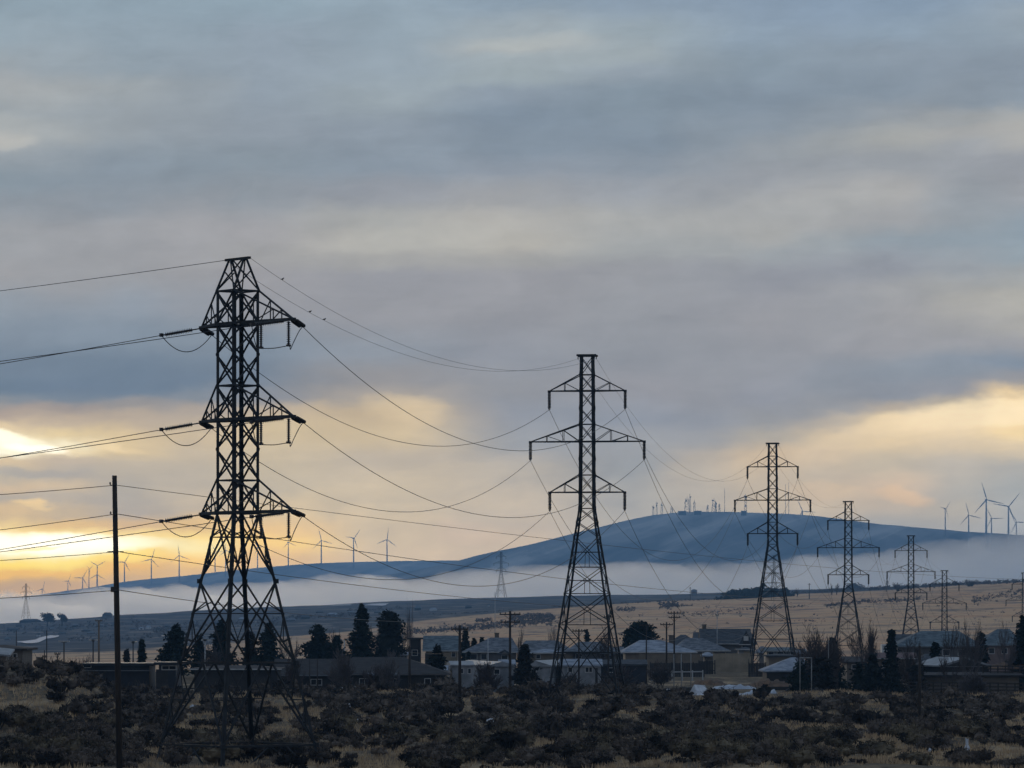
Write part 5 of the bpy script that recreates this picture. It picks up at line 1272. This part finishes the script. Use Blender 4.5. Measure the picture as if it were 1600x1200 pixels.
def bare_tree(px, top, base, wpx, D, label, seed, mat='twig', trunks=1, group='bare winter trees', depth=5, bark=None, spread=1.0, name='bare_tree', r0=None, fine=1.0):
    x = X(px, D); g = gz(x, D); zb = (min(Zr(base, D), g) if base else g)-0.15; h = Zr(top, D)-zb; rw = wpx/2*D/F; rnd = random.Random(seed)
    o = thing(name, label, 'tree', (x, D, zb), 0, group)
    tr, cr = MB(), MB(); segs = []
    def grow(p, d, L, r, lev):
        pts = [p]; rad = [r]; n = 3
        for i in range(n):
            d = (d+Vector((rnd.gauss(0,.10), rnd.gauss(0,.10), rnd.gauss(0.03,.07)))).normalized(); pts.append(pts[-1]+d*L/n); rad.append(max(0.021 if D < 700 else 0.035, r*(1-0.45*(i+1)/n)))
        (tr if lev == 0 else cr).tube(pts, rad, 6 if lev == 0 else 3, False)
        if lev >= depth: return
        nb = rnd.choice((3, 4, 4)) if lev < depth-1 else rnd.choice((3, 4))
        for b in range(nb):
            t = 1.0 if b == 0 else rnd.uniform(0.35, 0.95)
            q = pts[0].lerp(pts[-1], t) if t < 1 else pts[-1]
            k = int(t*n); q = pts[min(k, n)]
            ax = Vector((rnd.gauss(0,1), rnd.gauss(0,1), rnd.gauss(0,.4))).normalized()
            ang = rnd.uniform(0.15, 0.35) if b == 0 else rnd.uniform(0.4, 0.85)*spread
            nd = (d+ax*math.tan(ang)*0.8); nd.z = nd.z*1.0+0.12; nd.normalize()
            grow(q, nd, L*rnd.uniform(0.62, 0.82), rad[min(k, n)]*(0.80 if b == 0 else 0.60), lev+1)
    for t in range(trunks):
        d0 = Vector((rnd.gauss(0, 0.18*(trunks > 1)), rnd.gauss(0, 0.18*(trunks > 1)), 1)).normalized()
        grow(Vector((rnd.gauss(0,.15*(trunks > 1)), rnd.gauss(0,.15*(trunks > 1)), -0.2)), d0, h*0.34, (r0 or h*0.018)/math.sqrt(trunks), 0)
    zmax = max(v[2] for v in cr.v); xs = sorted(abs(v[0]) for v in cr.v); xm = xs[int(len(xs)*0.985)]
    kz = h/zmax; kx = rw/xm
    for m_ in (tr, cr): m_.v = [(v[0]*kx, v[1]*kx, v[2]*kz) for v in m_.v]
    part('trunk', tr, M[bark or mat], o); part('crown', cr, M[mat], o)
bare_tree(1288, 966, 1072, 66, 450, 'large bare grey tree rising above the thicket right of the pylon', 51, 'twig', 3)
bare_tree(1270, 1000, 1074, 50, 448, 'lower bare tree at the left of the thicket', 52, 'twig', 3)
bare_tree(1312, 990, 1070, 46, 455, 'bare tree at the right of the thicket', 53, 'twig', 2)
bare_tree(1352, 958, 1062, 46, 470, 'thin tall pale bare tree behind the young conifers', 54, 'twig', 2)
bare_tree(1508, 962, 1092, 56, 425, 'tall slender pale bare tree in front of the long grey house', 55, 'palebark', 2, depth=5)
bare_tree(1487, 975, 1064, 40, 450, 'thin bare tree left of the tall slender pale one', 56, 'twig', 1)
bare_tree(1422, 985, 1060, 40, 450, 'thin bare tree before the low slate roof', 57, 'twig', 2)
bare_tree(1568, 966, 1050, 40, 455, 'bare tree in front of the grey house near the right edge', 58, 'palebark', 1)
bare_tree(1520, 1044, 1092, 44, 418, 'low spreading pale bare shrub tree below the dark shed', 59, 'palebark', 3, spread=1.2)
bare_tree(541, 1008, 1092, 50, 408, 'pale bare tree in front of the left part of the ranch house', 60, 'palebark', 3)
bare_tree(606, 1022, 1084, 40, 415, 'pale bare tree in front of the ranch house centre', 61, 'palebark', 2)
bare_tree(452, 1014, 1084, 40, 420, 'bare tree at the right feet of the nearest pylon', 62, 'twig', 2)
bare_tree(577, 1036, 1082, 36, 418, 'dark bare shrub against the ranch house wall', 63, 'twig', 3)
bare_tree(762, 1028, 1076, 40, 440, 'dark bare bush in front of the mobile home gable', 64, 'twig', 4, spread=1.2)
bare_tree(866, 973, 1014, 26, 640, 'small bare tree on the field left of the sagebrush pylon', 65, 'palebark', 2, depth=4)
bare_tree(945, 975, 1030, 34, 600, 'bare brown tree behind the sagebrush pylon body', 66, 'twig', 2, depth=4)
bare_tree(812, 970, 1010, 22, 640, 'small bare tree right of the two crossarm pole top', 67, 'twig', 2, depth=4)
bare_tree(130, 1020, 1056, 40, 470, 'bare bush behind the grassy knoll left of the dark shed', 68, 'twig', 4, depth=4, spread=1.2)
bare_tree(85, 1026, 1052, 26, 480, 'small bare bush behind the grassy knoll near the thin posts', 69, 'twig', 3, depth=4)
bare_tree(330, 1000, 1046, 40, 520, 'reddish bare tree behind the nearest pylon', 70, 'twig', 3, depth=4)
bare_tree(450, 992, 1040, 36, 560, 'bare tree between the nearest pylon and the broad conifer', 71, 'twig', 2, depth=4)
bare_tree(525, 980, 1036, 34, 600, 'bare greyish tree top left of the tallest spruce', 72, 'twig', 3, depth=4)
bare_tree(590, 972, 1036, 26, 590, 'bare tree between the two tallest conifers', 73, 'palebark', 2, depth=4)
bare_tree(628, 972, 1030, 24, 590, 'bare twiggy tree at the right side of the round topped conifer', 74, 'twig', 2, depth=4)
bare_tree(620, 1012, 1040, 40, 540, 'low pale bare tree left of the grey metal barn', 75, 'palebark', 3, depth=4)
bare_tree(1030, 1030, 1064, 40, 500, 'low dark bare bush left of the white posts', 76, 'twig', 4, depth=4, spread=1.2)
bare_tree(965, 1036, 1072, 50, 455, 'dark bare bush at the right feet of the sagebrush pylon', 77, 'twig', 4, depth=4, spread=1.2)
bare_tree(893, 1046, 1080, 36, 420, 'small bare bush between the sagebrush pylon feet', 78, 'twig', 4, depth=4, spread=1.2)
bare_tree(1385.5, 893, 924, 6, 2600, 'slim bare poplar on the right skyline', 79, 'twig', 2, depth=3, spread=0.4, r0=0.5)
bare_tree(641, 931, 1020, 11, 900, 'tall slim bare brown poplar left of the metal barn', 80, 'twig', 4, depth=4, spread=0.4)
bare_tree(1300, 910, 928, 8, 2500, 'small bare skyline tree left of the slim poplar', 81, 'twig', 3, depth=3, r0=0.4)
bare_tree(1308, 911, 928, 8, 2500, 'second small bare skyline tree beside its twin', 82, 'twig', 3, depth=3, r0=0.4)
bare_tree(1402, 909, 922, 14, 2600, 'bushy skyline tree right of the slim poplar', 83, 'twig', 4, depth=3, r0=0.5)
bare_tree(1517, 904, 918, 22, 2700, 'wide dark bushy tree on the right skyline', 84, 'twig', 5, depth=3, r0=0.6)
bare_tree(1245, 918, 932, 8, 2500, 'tiny bare skyline tree right of the dark grove', 85, 'twig', 3, depth=3, r0=0.4)

# brush strips and the dark grove: uncountable masses of leafless growth on the field
def brush(name, label, strips, seed, mat='brush', size=1.0):
    rnd = random.Random(seed); mb = MB()
    for (pxa, ra, pxb, rb, thick, hpx, dens, D0) in strips:
        for i in range(int(dens)):
            t = rnd.random(); px = pxa+(pxb-pxa)*t+rnd.gauss(0, 2); row = ra+(rb-ra)*t+rnd.gauss(0, 1)*thick*0.35
            D = D0 or row_D(px, row)
            x = X(px, D); z = gz(x, D); s = D/F; hh = hpx*s*rnd.uniform(0.4, 1.15); w = hh*rnd.uniform(0.5, 0.9)
            pts = []
            for k in range(16):
                v = Vector((rnd.gauss(0,1), rnd.gauss(0,1), rnd.gauss(0,1))).normalized()*rnd.uniform(0.3, 1)
                pts.append((x+v.x*w, D+v.y*w, z+hh*0.45+v.z*hh*0.55, 1))
            quad_cloud(mb, pts, hh*0.6*size, rnd, 0.0, 0, 2.2)
    o = link(name, mb.mesh(name, M[mat])); o['kind'] = 'stuff'; tag(o, label, 'brush')
brush('brush_thicket', 'grey leafless brush strips running across the brown field', [
    (640, 987, 735, 981, 7, 4, 260, None), (735, 981, 870, 969, 8, 4.5, 420, None), (800, 967, 862, 964, 5, 5, 200, None), (742, 972, 770, 970, 3, 6, 25, None), (965, 953, 990, 953, 5, 4, 50, None), (1035, 947, 1062, 945, 5, 6, 60, None), (1058, 946, 1082, 945, 2, 3, 30, None),
    (620, 962, 800, 956, 2, 2, 150, None), (860, 950, 1150, 935, 2, 3, 200, None), (1150, 953, 1260, 947, 3, 3, 90, None), (1290, 947, 1360, 939, 4, 3.5, 110, None), (1340, 941, 1440, 936, 5, 3.5, 140, None), (1520, 939, 1600, 927, 8, 3.5, 150, None), (1060, 962, 1160, 958, 5, 3, 60, None)], 91)
brush('brush_thicket', 'dark brush scattered along the skyline above the brown hillside', [
    (1240, 928, 1400, 920, 2, 5, 170, None), (1400, 920, 1620, 909, 2, 6, 300, None), (1320, 921, 1345, 919, 1, 9, 20, None), (540, 955, 640, 950, 3, 4, 60, None), (440, 968, 560, 962, 5, 5, 120, None), (0, 985, 240, 975, 12, 4, 220, None), (240, 985, 440, 972, 9, 5, 200, None), (110, 998, 260, 995, 8, 4, 100, None)], 92)
brush('dark_grove', 'dark low grove of evergreens on the plain left of the tan fence pylon', [(1140, 934, 1225, 929, 3, 14, 230, 2550), (1118, 937, 1160, 934, 2, 6, 60, 2550), (1184, 926, 1190, 926, 1, 22, 6, 2560), (1215, 930, 1240, 931, 2, 8, 50, 2550)], 93, 'needle2')
rnd = random.Random(17); fl = []
for i in range(900):
    px = rnd.uniform(860, 1640); row = rnd.uniform(938, 1000)
    if row < np.interp(px, [860, 1600], [955, 925]): continue
    if float(fbm(np.array([px/70.0]), np.array([row/7.0]), 61, 3)[0]) < rnd.uniform(0.40, 0.62): continue
    fl.append((px, row, px+rnd.uniform(-3, 5), row+rnd.uniform(-.5, .5), 1, rnd.choice((1.3, 1.6, 2.0, 2.4, 3.6)), 2, None))
brush('field_shrubs', 'small dark shrubs dotted over the brown hillside', fl, 94)

# ---------------------------------------------------------------- snow, track, white objects
def ground_patch(name, label, poly, D=None, mat='snow', lift=0.05, rows_fixed=True, cat='snow patch'):
    """a sheet following the ground, outline given as pixel/row pairs on the ground"""
    c = np.mean(poly, 0); v = []; f = []
    pts = []
    for k in range(len(poly)):
        a = np.array(poly[k], float); b = np.array(poly[(k+1) % len(poly)], float)
        for t in (0, .25, .5, .75): pts.append(a+(b-a)*t)
    rings = (1.0, 0.66, 0.33)
    rr = random.Random(int(c[0])); n = len(pts); jit = [1+rr.uniform(-0.08, 0.06) for _ in range(n)]
    def put(q):
        d = D or row_D2(q[0], q[1]); x = X(q[0], d) ; return (x, d, gz(x, d)+lift)
    for r_ in rings:
        for k, p in enumerate(pts): v.append(put(c+(p-c)*r_*jit[k]))
    v.append(put(c))
    for j in range(2):
        for k in range(n): f.append((j*n+k, j*n+(k+1) % n, (j+1)*n+(k+1) % n, (j+1)*n+k))
    for k in range(n): f.append((2*n+k, 2*n+(k+1) % n, 3*n))
    me = bpy.data.meshes.new(name); me.from_pydata(v, [], f); me.materials.append(M[mat])
    o = link(name, me); o['kind'] = 'stuff'; tag(o, label, cat)
def row_D2(px, row):
    ds = np.concatenate([np.arange(236, 470, 1.0), np.geomspace(1300, 4200, 500)]); z = ground(X(px, ds), ds); r = HOR-z/ds*F
    return float(ds[int(np.argmin(np.abs(r-row)))])
ground_patch('snow_patch', 'snow lying along a winding farm track far left', [(26,1004),(55,1001),(62,997.5),(78,994),(92,994),(90,996.5),(80,998.5),(72,999.5),(60,1005.5),(40,1007)], lift=0.6)
ground_patch('snow_patch', 'bright snow strip on the far plain above the tallest spruce', [(568,947),(580,944.6),(607,944),(604,946.6),(598,947.6)], lift=0.8)
ground_patch('snow_patch', 'thin bright snow strip left of the spruce top on the far plain', [(512,947.5),(530,946),(549,945.7),(549,947.2)], lift=0.8)
ground_patch('snow_patch', 'frosted strip on the plain right of the little white houses', [(250,995.5),(266,992),(276,993),(272,996)], lift=0.6)
def snow_mound(px0, px1, top, base, D, label, seed, mat='snow', name='snow_heap', cat='snow heap'):
    rr = random.Random(seed); x0, x1 = X(px0, D), X(px1, D); zb = Zr(base, D)-0.25; h = Zr(top, D)-zb; n = 26; m = 7; v = []; f = []
    for j in range(m):
        t = j/(m-1); y = (t-0.5)*3.4
        for i in range(n):
            u = i/(n-1); e = math.sin(math.pi*u)**0.6*math.sin(math.pi*min(1, t*1.0))**0.6
            z = h*e*(0.05+1.15*fbm(u*11+seed, t*5, seed, 4)) if 0 < i < n-1 and 0 < j < m-1 else -0.05
            v.append(((u-0.5)*(x1-x0), y, float(z)))
    for j in range(m-1):
        for i in range(n-1): f.append((j*n+i, j*n+i+1, (j+1)*n+i+1, (j+1)*n+i))
    f.append(tuple([i for i in range(n)][::-1]+[j*n for j in range(1, m)]+[(m-1)*n+i for i in range(1, n)]+[j*n+n-1 for j in range(m-2, 0, -1)]))
    me = bpy.data.meshes.new(name); me.from_pydata(v, [], f[:-1]); me.polygons.foreach_set('use_smooth', [True]*len(me.polygons)); me.materials.append(M[mat])
    o = link(name, me); o.location = ((x0+x1)/2, D, zb); tag(o, label, cat)
snow_mound(1146, 1234, 1073, 1087, 398, 'long heap of dirty snow at the edge of the sagebrush', 3)
snow_mound(1112, 1182, 1067, 1071.5, 425, 'thin flat snow bank behind the long snow heap', 4)
snow_mound(1038, 1055, 1073.5, 1079, 400, 'small low white snow heap left of the white tent', 5)
snow_mound(1120, 1150, 1078, 1084, 400, 'small grey snow heap left of the long snow heap', 6)
M['soil'] = material('dark_bare_soil', (0.020,0.016,0.014), (0.010,0.009,0.008), 1.0, 0.95)
M['earth'] = material('orange_brown_earth', (0.17,0.105,0.065), (0.085,0.058,0.042), 1.2, 0.95, bump=0.3)
for a in ((1030, 1100, 1068, 1077, 408, 'dark pile of soil behind the white tent', 11, 'soil'), (1080, 1135, 1055, 1066, 450, 'low orange brown earth bank beneath the dark fence', 12, 'earth'), (1165, 1240, 1057, 1068, 445, 'long orange brown earth bank before the carport', 13, 'earth'), (1540, 1640, 1030, 1041, 470, 'straw coloured bank behind the post and rail fence', 14, 'earth'), (1490, 1640, 1095, 1102, 372, 'orange brown bare strip of earth at the right edge of the sagebrush', 15, 'earth'), (1215, 1300, 1068, 1082, 428, 'dark earth bank under the thicket', 16, 'soil')):
    snow_mound(*a, name='earth_bank', cat='earth bank')
def tent():
    D = 396; o = thing('white_tent', 'small white ridge tent at the edge of the sagebrush', 'tent', (X(1093,D), D, Zr(1082,D)-0.25), R(35))
    h = Zr(1069.5, D)-o.location.z
    part('canvas', MB().add([(-0.8,-0.7,0),(0.8,-0.7,0),(0.8,0.7,0),(-0.8,0.7,0),(-0.62,0,h),(0.62,0,h*0.93),(0,-0.42,h*0.42),(0,0.42,h*0.42)], [(0,1,6),(1,5,6),(5,4,6),(4,0,6),(2,3,7),(3,4,7),(4,5,7),(5,2,7),(1,2,5),(3,0,4)]), M['cloth'], o)
    for s in (-0.62, 0.62): part('tent_pole', MB().tube([(s,0,0),(s,0,h+0.08)], 0.02, 5), M['whitepipe'], o)
tent()
def scrap(px, row, w, h, label, seed):
    rr = random.Random(seed); D = row_D2(px, row); s = D/F; mb = MB(); mb.ellipsoid((0,0,h*s*0.55), (w*s/2, w*s/2*0.8, h*s*0.55), 9, 6, 0.45, rr)
    o = link('white_scrap', mb.mesh('white_scrap', M['cloth'])); x = X(px, D); o.location = (x, D, gz(x, D)+0.12); tag(o, label, 'litter', 'white scraps caught in the sagebrush')
for a in ((1511, 1185, 7, 24, 'tall crumpled white scrap near the right corner of the sagebrush', 1), (545, 1117, 6, 12, 'crumpled white scrap in sagebrush right of the nearest pylon', 2), (638, 1122, 9, 6, 'low white scrap in sagebrush below the short dark pole', 3), (766, 1134, 10, 7, 'low white scrap in sagebrush below the two crossarm pole', 4), (303, 1112, 12, 7, 'white scrap at the left feet of the nearest pylon', 5), (325, 1107, 7, 4, 'tiny white scrap right of the one at the pylon feet', 6), (353, 1100, 6, 5, 'tiny white scrap behind the centre leg of the nearest pylon', 7), (555, 1130, 10, 4, 'flat white scrap just below the crumpled one', 8), (42, 1083, 4, 3, 'tiny white scrap on the grassy knoll', 9), (1453, 1178, 5, 6, 'tiny white scrap left of the tall crumpled one', 10), (852, 1136, 7, 6, 'small white scrap below the sagebrush pylon, left leg', 11)): scrap(*a)

# ---------------------------------------------------------------- sagebrush and bunchgrass
def sage_mesh(name, seed, n, mat, r=0.75, h=0.85, size=0.17):
    rnd = random.Random(seed); mb = MB(); pts = []
    nc = rnd.randint(6, 9); cl = []
    for c in range(nc):
        a = 2*math.pi*c/nc+rnd.uniform(-.4, .4); q = r*rnd.uniform(0.15, 0.68)
        cl.append((math.cos(a)*q, math.sin(a)*q, h*rnd.uniform(0.42, 0.72), r*rnd.uniform(0.26, 0.44)))
    for k in range(n):
        cx, cy, cz, cr = rnd.choice(cl)
        v = Vector((rnd.gauss(0,1), rnd.gauss(0,1), rnd.gauss(0.25,0.9))).normalized()*cr*rnd.uniform(0.6, 1.15)
        pts.append((cx+v.x, cy+v.y, max(0.04, cz+v.z*0.85), rnd.uniform(0.7, 1.25)))
    quad_cloud(mb, pts, size, rnd, -0.25, -0.5, 2.2)
    for cx, cy, cz, cr in cl:
        mb.ellipsoid((cx, cy, cz*0.9), (cr*0.72, cr*0.72, cr*0.66), 7, 5, 0.22, rnd)
        mb.tube([(cx*0.15, cy*0.15, -0.1), (cx*0.6, cy*0.6, cz*0.5), (cx, cy, cz*0.9)], [0.045, 0.03, 0.02], 4, False)
    for k in range(10):   # stray dry flower stalks
        cx, cy, cz, cr = rnd.choice(cl); d = Vector((cx+rnd.gauss(0,.25), cy+rnd.gauss(0,.25), cz+cr+rnd.uniform(0.05, 0.30)))
        mb.tube([(cx, cy, cz), tuple(d)], [0.012, 0.006], 3, False)
    return mb
SV = [sage_mesh('sagebrush', 100+i, 420, M['sage'], 0.72+0.1*(i % 3), 0.8+0.1*(i % 2)) for i in range(6)]
SM = [m.mesh('sagebrush', M['sage2'] if i in (2, 5) else M['sage']) for i, m in enumerate(SV)]
LV = [sage_mesh('sagebrush', 200+i, 130, None, 0.75, 0.85, 0.27) for i in range(5)]
def open_ground(x, y):
    return 0.4*fbm(x/7.0, y/60.0, 41, 3)+0.6*fbm(x/2.6, y/26.0, 43, 3)
rnd = random.Random(99); spots = []
y = 236.0
while y < 408:
    px = -60.0
    step = 1.95*F/y
    while px < 1660:
        p = px+rnd.uniform(-0.7, 0.7)*step; yy = y+rnd.uniform(-0.9, 0.9); x = X(p, yy)
        px += step*rnd.uniform(0.7, 1.3)
        o_ = float(open_ground(np.array([x]), np.array([yy]))[0])
        k = rnd.random()
        if p < 240: o_ -= 0.09
        if o_ > 0.56 and k < 0.92: continue
        if o_ > 0.53 and k < 0.4: continue
        if k < 0.17: continue
        if p < 190 and yy > 368: continue
        if 225 < p < 525 and yy < 253 and k < 0.72: continue
        if yy > np.interp(p, [980, 1060, 1300, 1380], [408, 382, 384, 384])-12*(k > 0.6): continue
        spots.append((x, yy, max(0.42, min(1.7, rnd.lognormvariate(-0.03, 0.40)))*(1.0 if o_ < 0.5 else 0.8), p))
    y += 2.15*rnd.uniform(0.85, 1.15)
spots.sort(key=lambda s: -s[2]/s[1])
zs = ground(np.array([s[0] for s in spots]), np.array([s[1] for s in spots]))
near = [(s, z) for s, z in zip(spots, zs) if -20 < s[3] < 1620 and s[1] < 300][:295]
nset = {id(s) for s, _ in near}
proto_b = {}
for (x, yy, sc, p), z in near:
    i = rnd.randrange(6)
    if i not in proto_b: o = link('sagebrush', SM[i]); proto_b[i] = o; tag(o, 'dark grey rounded sagebrush growing on the slope in front', 'bush', 'sagebrush bushes on the near slope')
    else: o = proto_b[i].copy(); COL.objects.link(o)
    o.location = (x, yy, z-0.06); o.scale = (sc*rnd.uniform(0.9, 1.25), sc, sc*rnd.uniform(0.75, 1.05)); o.rotation_euler = (0, 0, rnd.uniform(0, 6.28))
V = []; FF = []; cnt = 0
LA = [(np.array(m.v), m.f) for m in LV]
for s, z in zip(spots, zs):
    if id(s) in nset: continue
    x, yy, sc, p = s; v, f = LA[rnd.randrange(5)]; a = rnd.uniform(0, 6.28); c_, s_2 = math.cos(a), math.sin(a)
    sx = sc*rnd.uniform(0.9, 1.3); sz = sc*rnd.uniform(0.7, 1.05)
    V.append(np.column_stack([x+(v[:,0]*c_-v[:,1]*s_2)*sx, yy+(v[:,0]*s_2+v[:,1]*c_)*sx, z-0.06+v[:,2]*sz]))
    FF += [tuple(k+cnt for k in q) for q in f]; cnt += len(v)
me = bpy.data.meshes.new('sagebrush_cover'); me.from_pydata(np.vstack(V).tolist(), [], FF); me.materials.append(M['sage'])
o = link('sagebrush_cover', me); o['kind'] = 'stuff'; tag(o, 'dense dark sagebrush covering the slope beyond the nearest bushes', 'sagebrush')
# bunchgrass
rnd = random.Random(123); v = []; f = []
for i in range(34000):
    yy = 234+190*rnd.random()**1.15; p = rnd.uniform(-50, 1650); x = X(p, yy)
    o_ = float(vnoise(np.array([x/3.0]), np.array([yy/5.0]), 6)[0])*0.25+float(open_ground(np.array([x]), np.array([yy]))[0])
    if o_ < 0.64 and rnd.random() > 0.22: continue
    z = 0; hh = rnd.uniform(0.16, 0.42)
    for b in range(5):
        a = rnd.uniform(0, 6.28); q = rnd.uniform(0.02, 0.22); le = rnd.uniform(0.1, 0.5)*hh; w = 0.035
        bx, by = x+math.cos(a)*q, yy+math.sin(a)*q; a2 = rnd.uniform(0, 6.28)
        n = len(v); v += [(bx-math.cos(a2)*w, by-math.sin(a2)*w, 0, i), (bx+math.cos(a2)*w, by+math.sin(a2)*w, 0, i), (bx+math.cos(a)*le, by+math.sin(a)*le, hh*rnd.uniform(0.7, 1.1), i)]
        f.append((n, n+1, n+2))
va = np.array(v); va[:, 2] += ground(va[:, 0], va[:, 1])-0.02
me = bpy.data.meshes.new('dry_grass'); me.from_pydata(va[:, :3].tolist(), [], f); me.materials.append(M['straw'])
o = link('dry_grass', me); o['kind'] = 'stuff'; tag(o, 'pale straw coloured bunchgrass between the sagebrush', 'grass')
# ---------------------------------------------------------------- fog bank and haze
def volume_material(name, color, density, g):
    m = bpy.data.materials.new(name); m.use_nodes = True
    N = Nodes(m.node_tree); N.n.clear()
    v = N.new('ShaderNodeVolumePrincipled'); v.inputs['Color'].default_value = (*color, 1)
    v.inputs['Density'].default_value = density; v.inputs['Anisotropy'].default_value = g
    out = N.new('ShaderNodeOutputMaterial'); N.link(v.outputs[0], out.inputs['Volume'])
    return m
def build_fog():
    """a bank of valley fog lying against the foot of the hills: a wedge that thins out towards its top"""
    tab = [(-900,927),(0,921),(100,921),(200,917),(300,914),(400,907),(500,903),(600,899),(700,893),(800,884),(900,881),(1000,880),(1100,878),(1200,877),(1300,863),(1400,848),(1500,835),(1600,829),(1750,825),(2500,820)]
    px = np.arange(-900, 2501, 10.0); r = np.interp(px, [t[0] for t in tab], [t[1] for t in tab])
    k = np.arange(-6, 7); r = np.convolve(np.pad(r, 6, mode='edge'), np.exp(-(k/3)**2)/np.exp(-(k/3)**2).sum(), 'valid')
    D0, D1 = 4700.0, 6600.0; Ds = np.linspace(D0, D1, 40)
    nA = len(px); v = []; f = []
    for D in Ds:
        t = (D-D0)/(D1-D0)
        zt = (HOR-r)/F*D1; z = -61.5+(zt+61.5)*(t**0.85)
        z = z+t*(1-0.25*t)*(34*(fbm(px/85+D/900, np.full(nA, D/700), 77, 5)-0.5)+14*(fbm(px/22+D/400, np.full(nA, D/300), 79, 4)-0.5))
        z = np.maximum(z, -61.0)
        v += [((p-800)/F*D, D, zz) for p, zz in zip(px, z)]
    nt = len(v)
    for D in (D0, D1): v += [((p-800)/F*D, D, -63.0) for p in px]
    for j in range(len(Ds)-1):
        for i in range(nA-1): f.append((j*nA+i, j*nA+i+1, (j+1)*nA+i+1, (j+1)*nA+i))
    a, b = nt, nt+nA; last = (len(Ds)-1)*nA
    for i in range(nA-1):
        f.append((a+i, b+i, b+i+1, a+i+1)); f.append((a+i, a+i+1, i+1, i)); f.append((last+i, last+i+1, b+i+1, b+i))
    f.append(tuple([a]+[j*nA for j in range(len(Ds))]+[b])); f.append(tuple([b+nA-1]+[j*nA+nA-1 for j in range(len(Ds)-1, -1, -1)]+[a+nA-1]))
    me = bpy.data.meshes.new('fog_bank'); me.from_pydata(v, [], f)
    me.materials.append(volume_material('fog', (0.98,0.99,1.0), 1/240, 0.86))
    o = link('fog_bank', me); o['kind'] = 'stuff'; tag(o, 'pale bank of low fog lying along the foot of the hills', 'fog')
build_fog()
def build_haze():
    mb = MB().box(-6000, 6000, -400, HAZE_FAR, -66, HAZE_TOP)
    o = link('haze', mb.mesh('haze', volume_material('haze', (0.33,0.64,1.0), HAZE_DENSITY, 0.3)))
    o['kind'] = 'stuff'; tag(o, 'thin bluish haze in the air over the valley', 'haze')
build_haze()
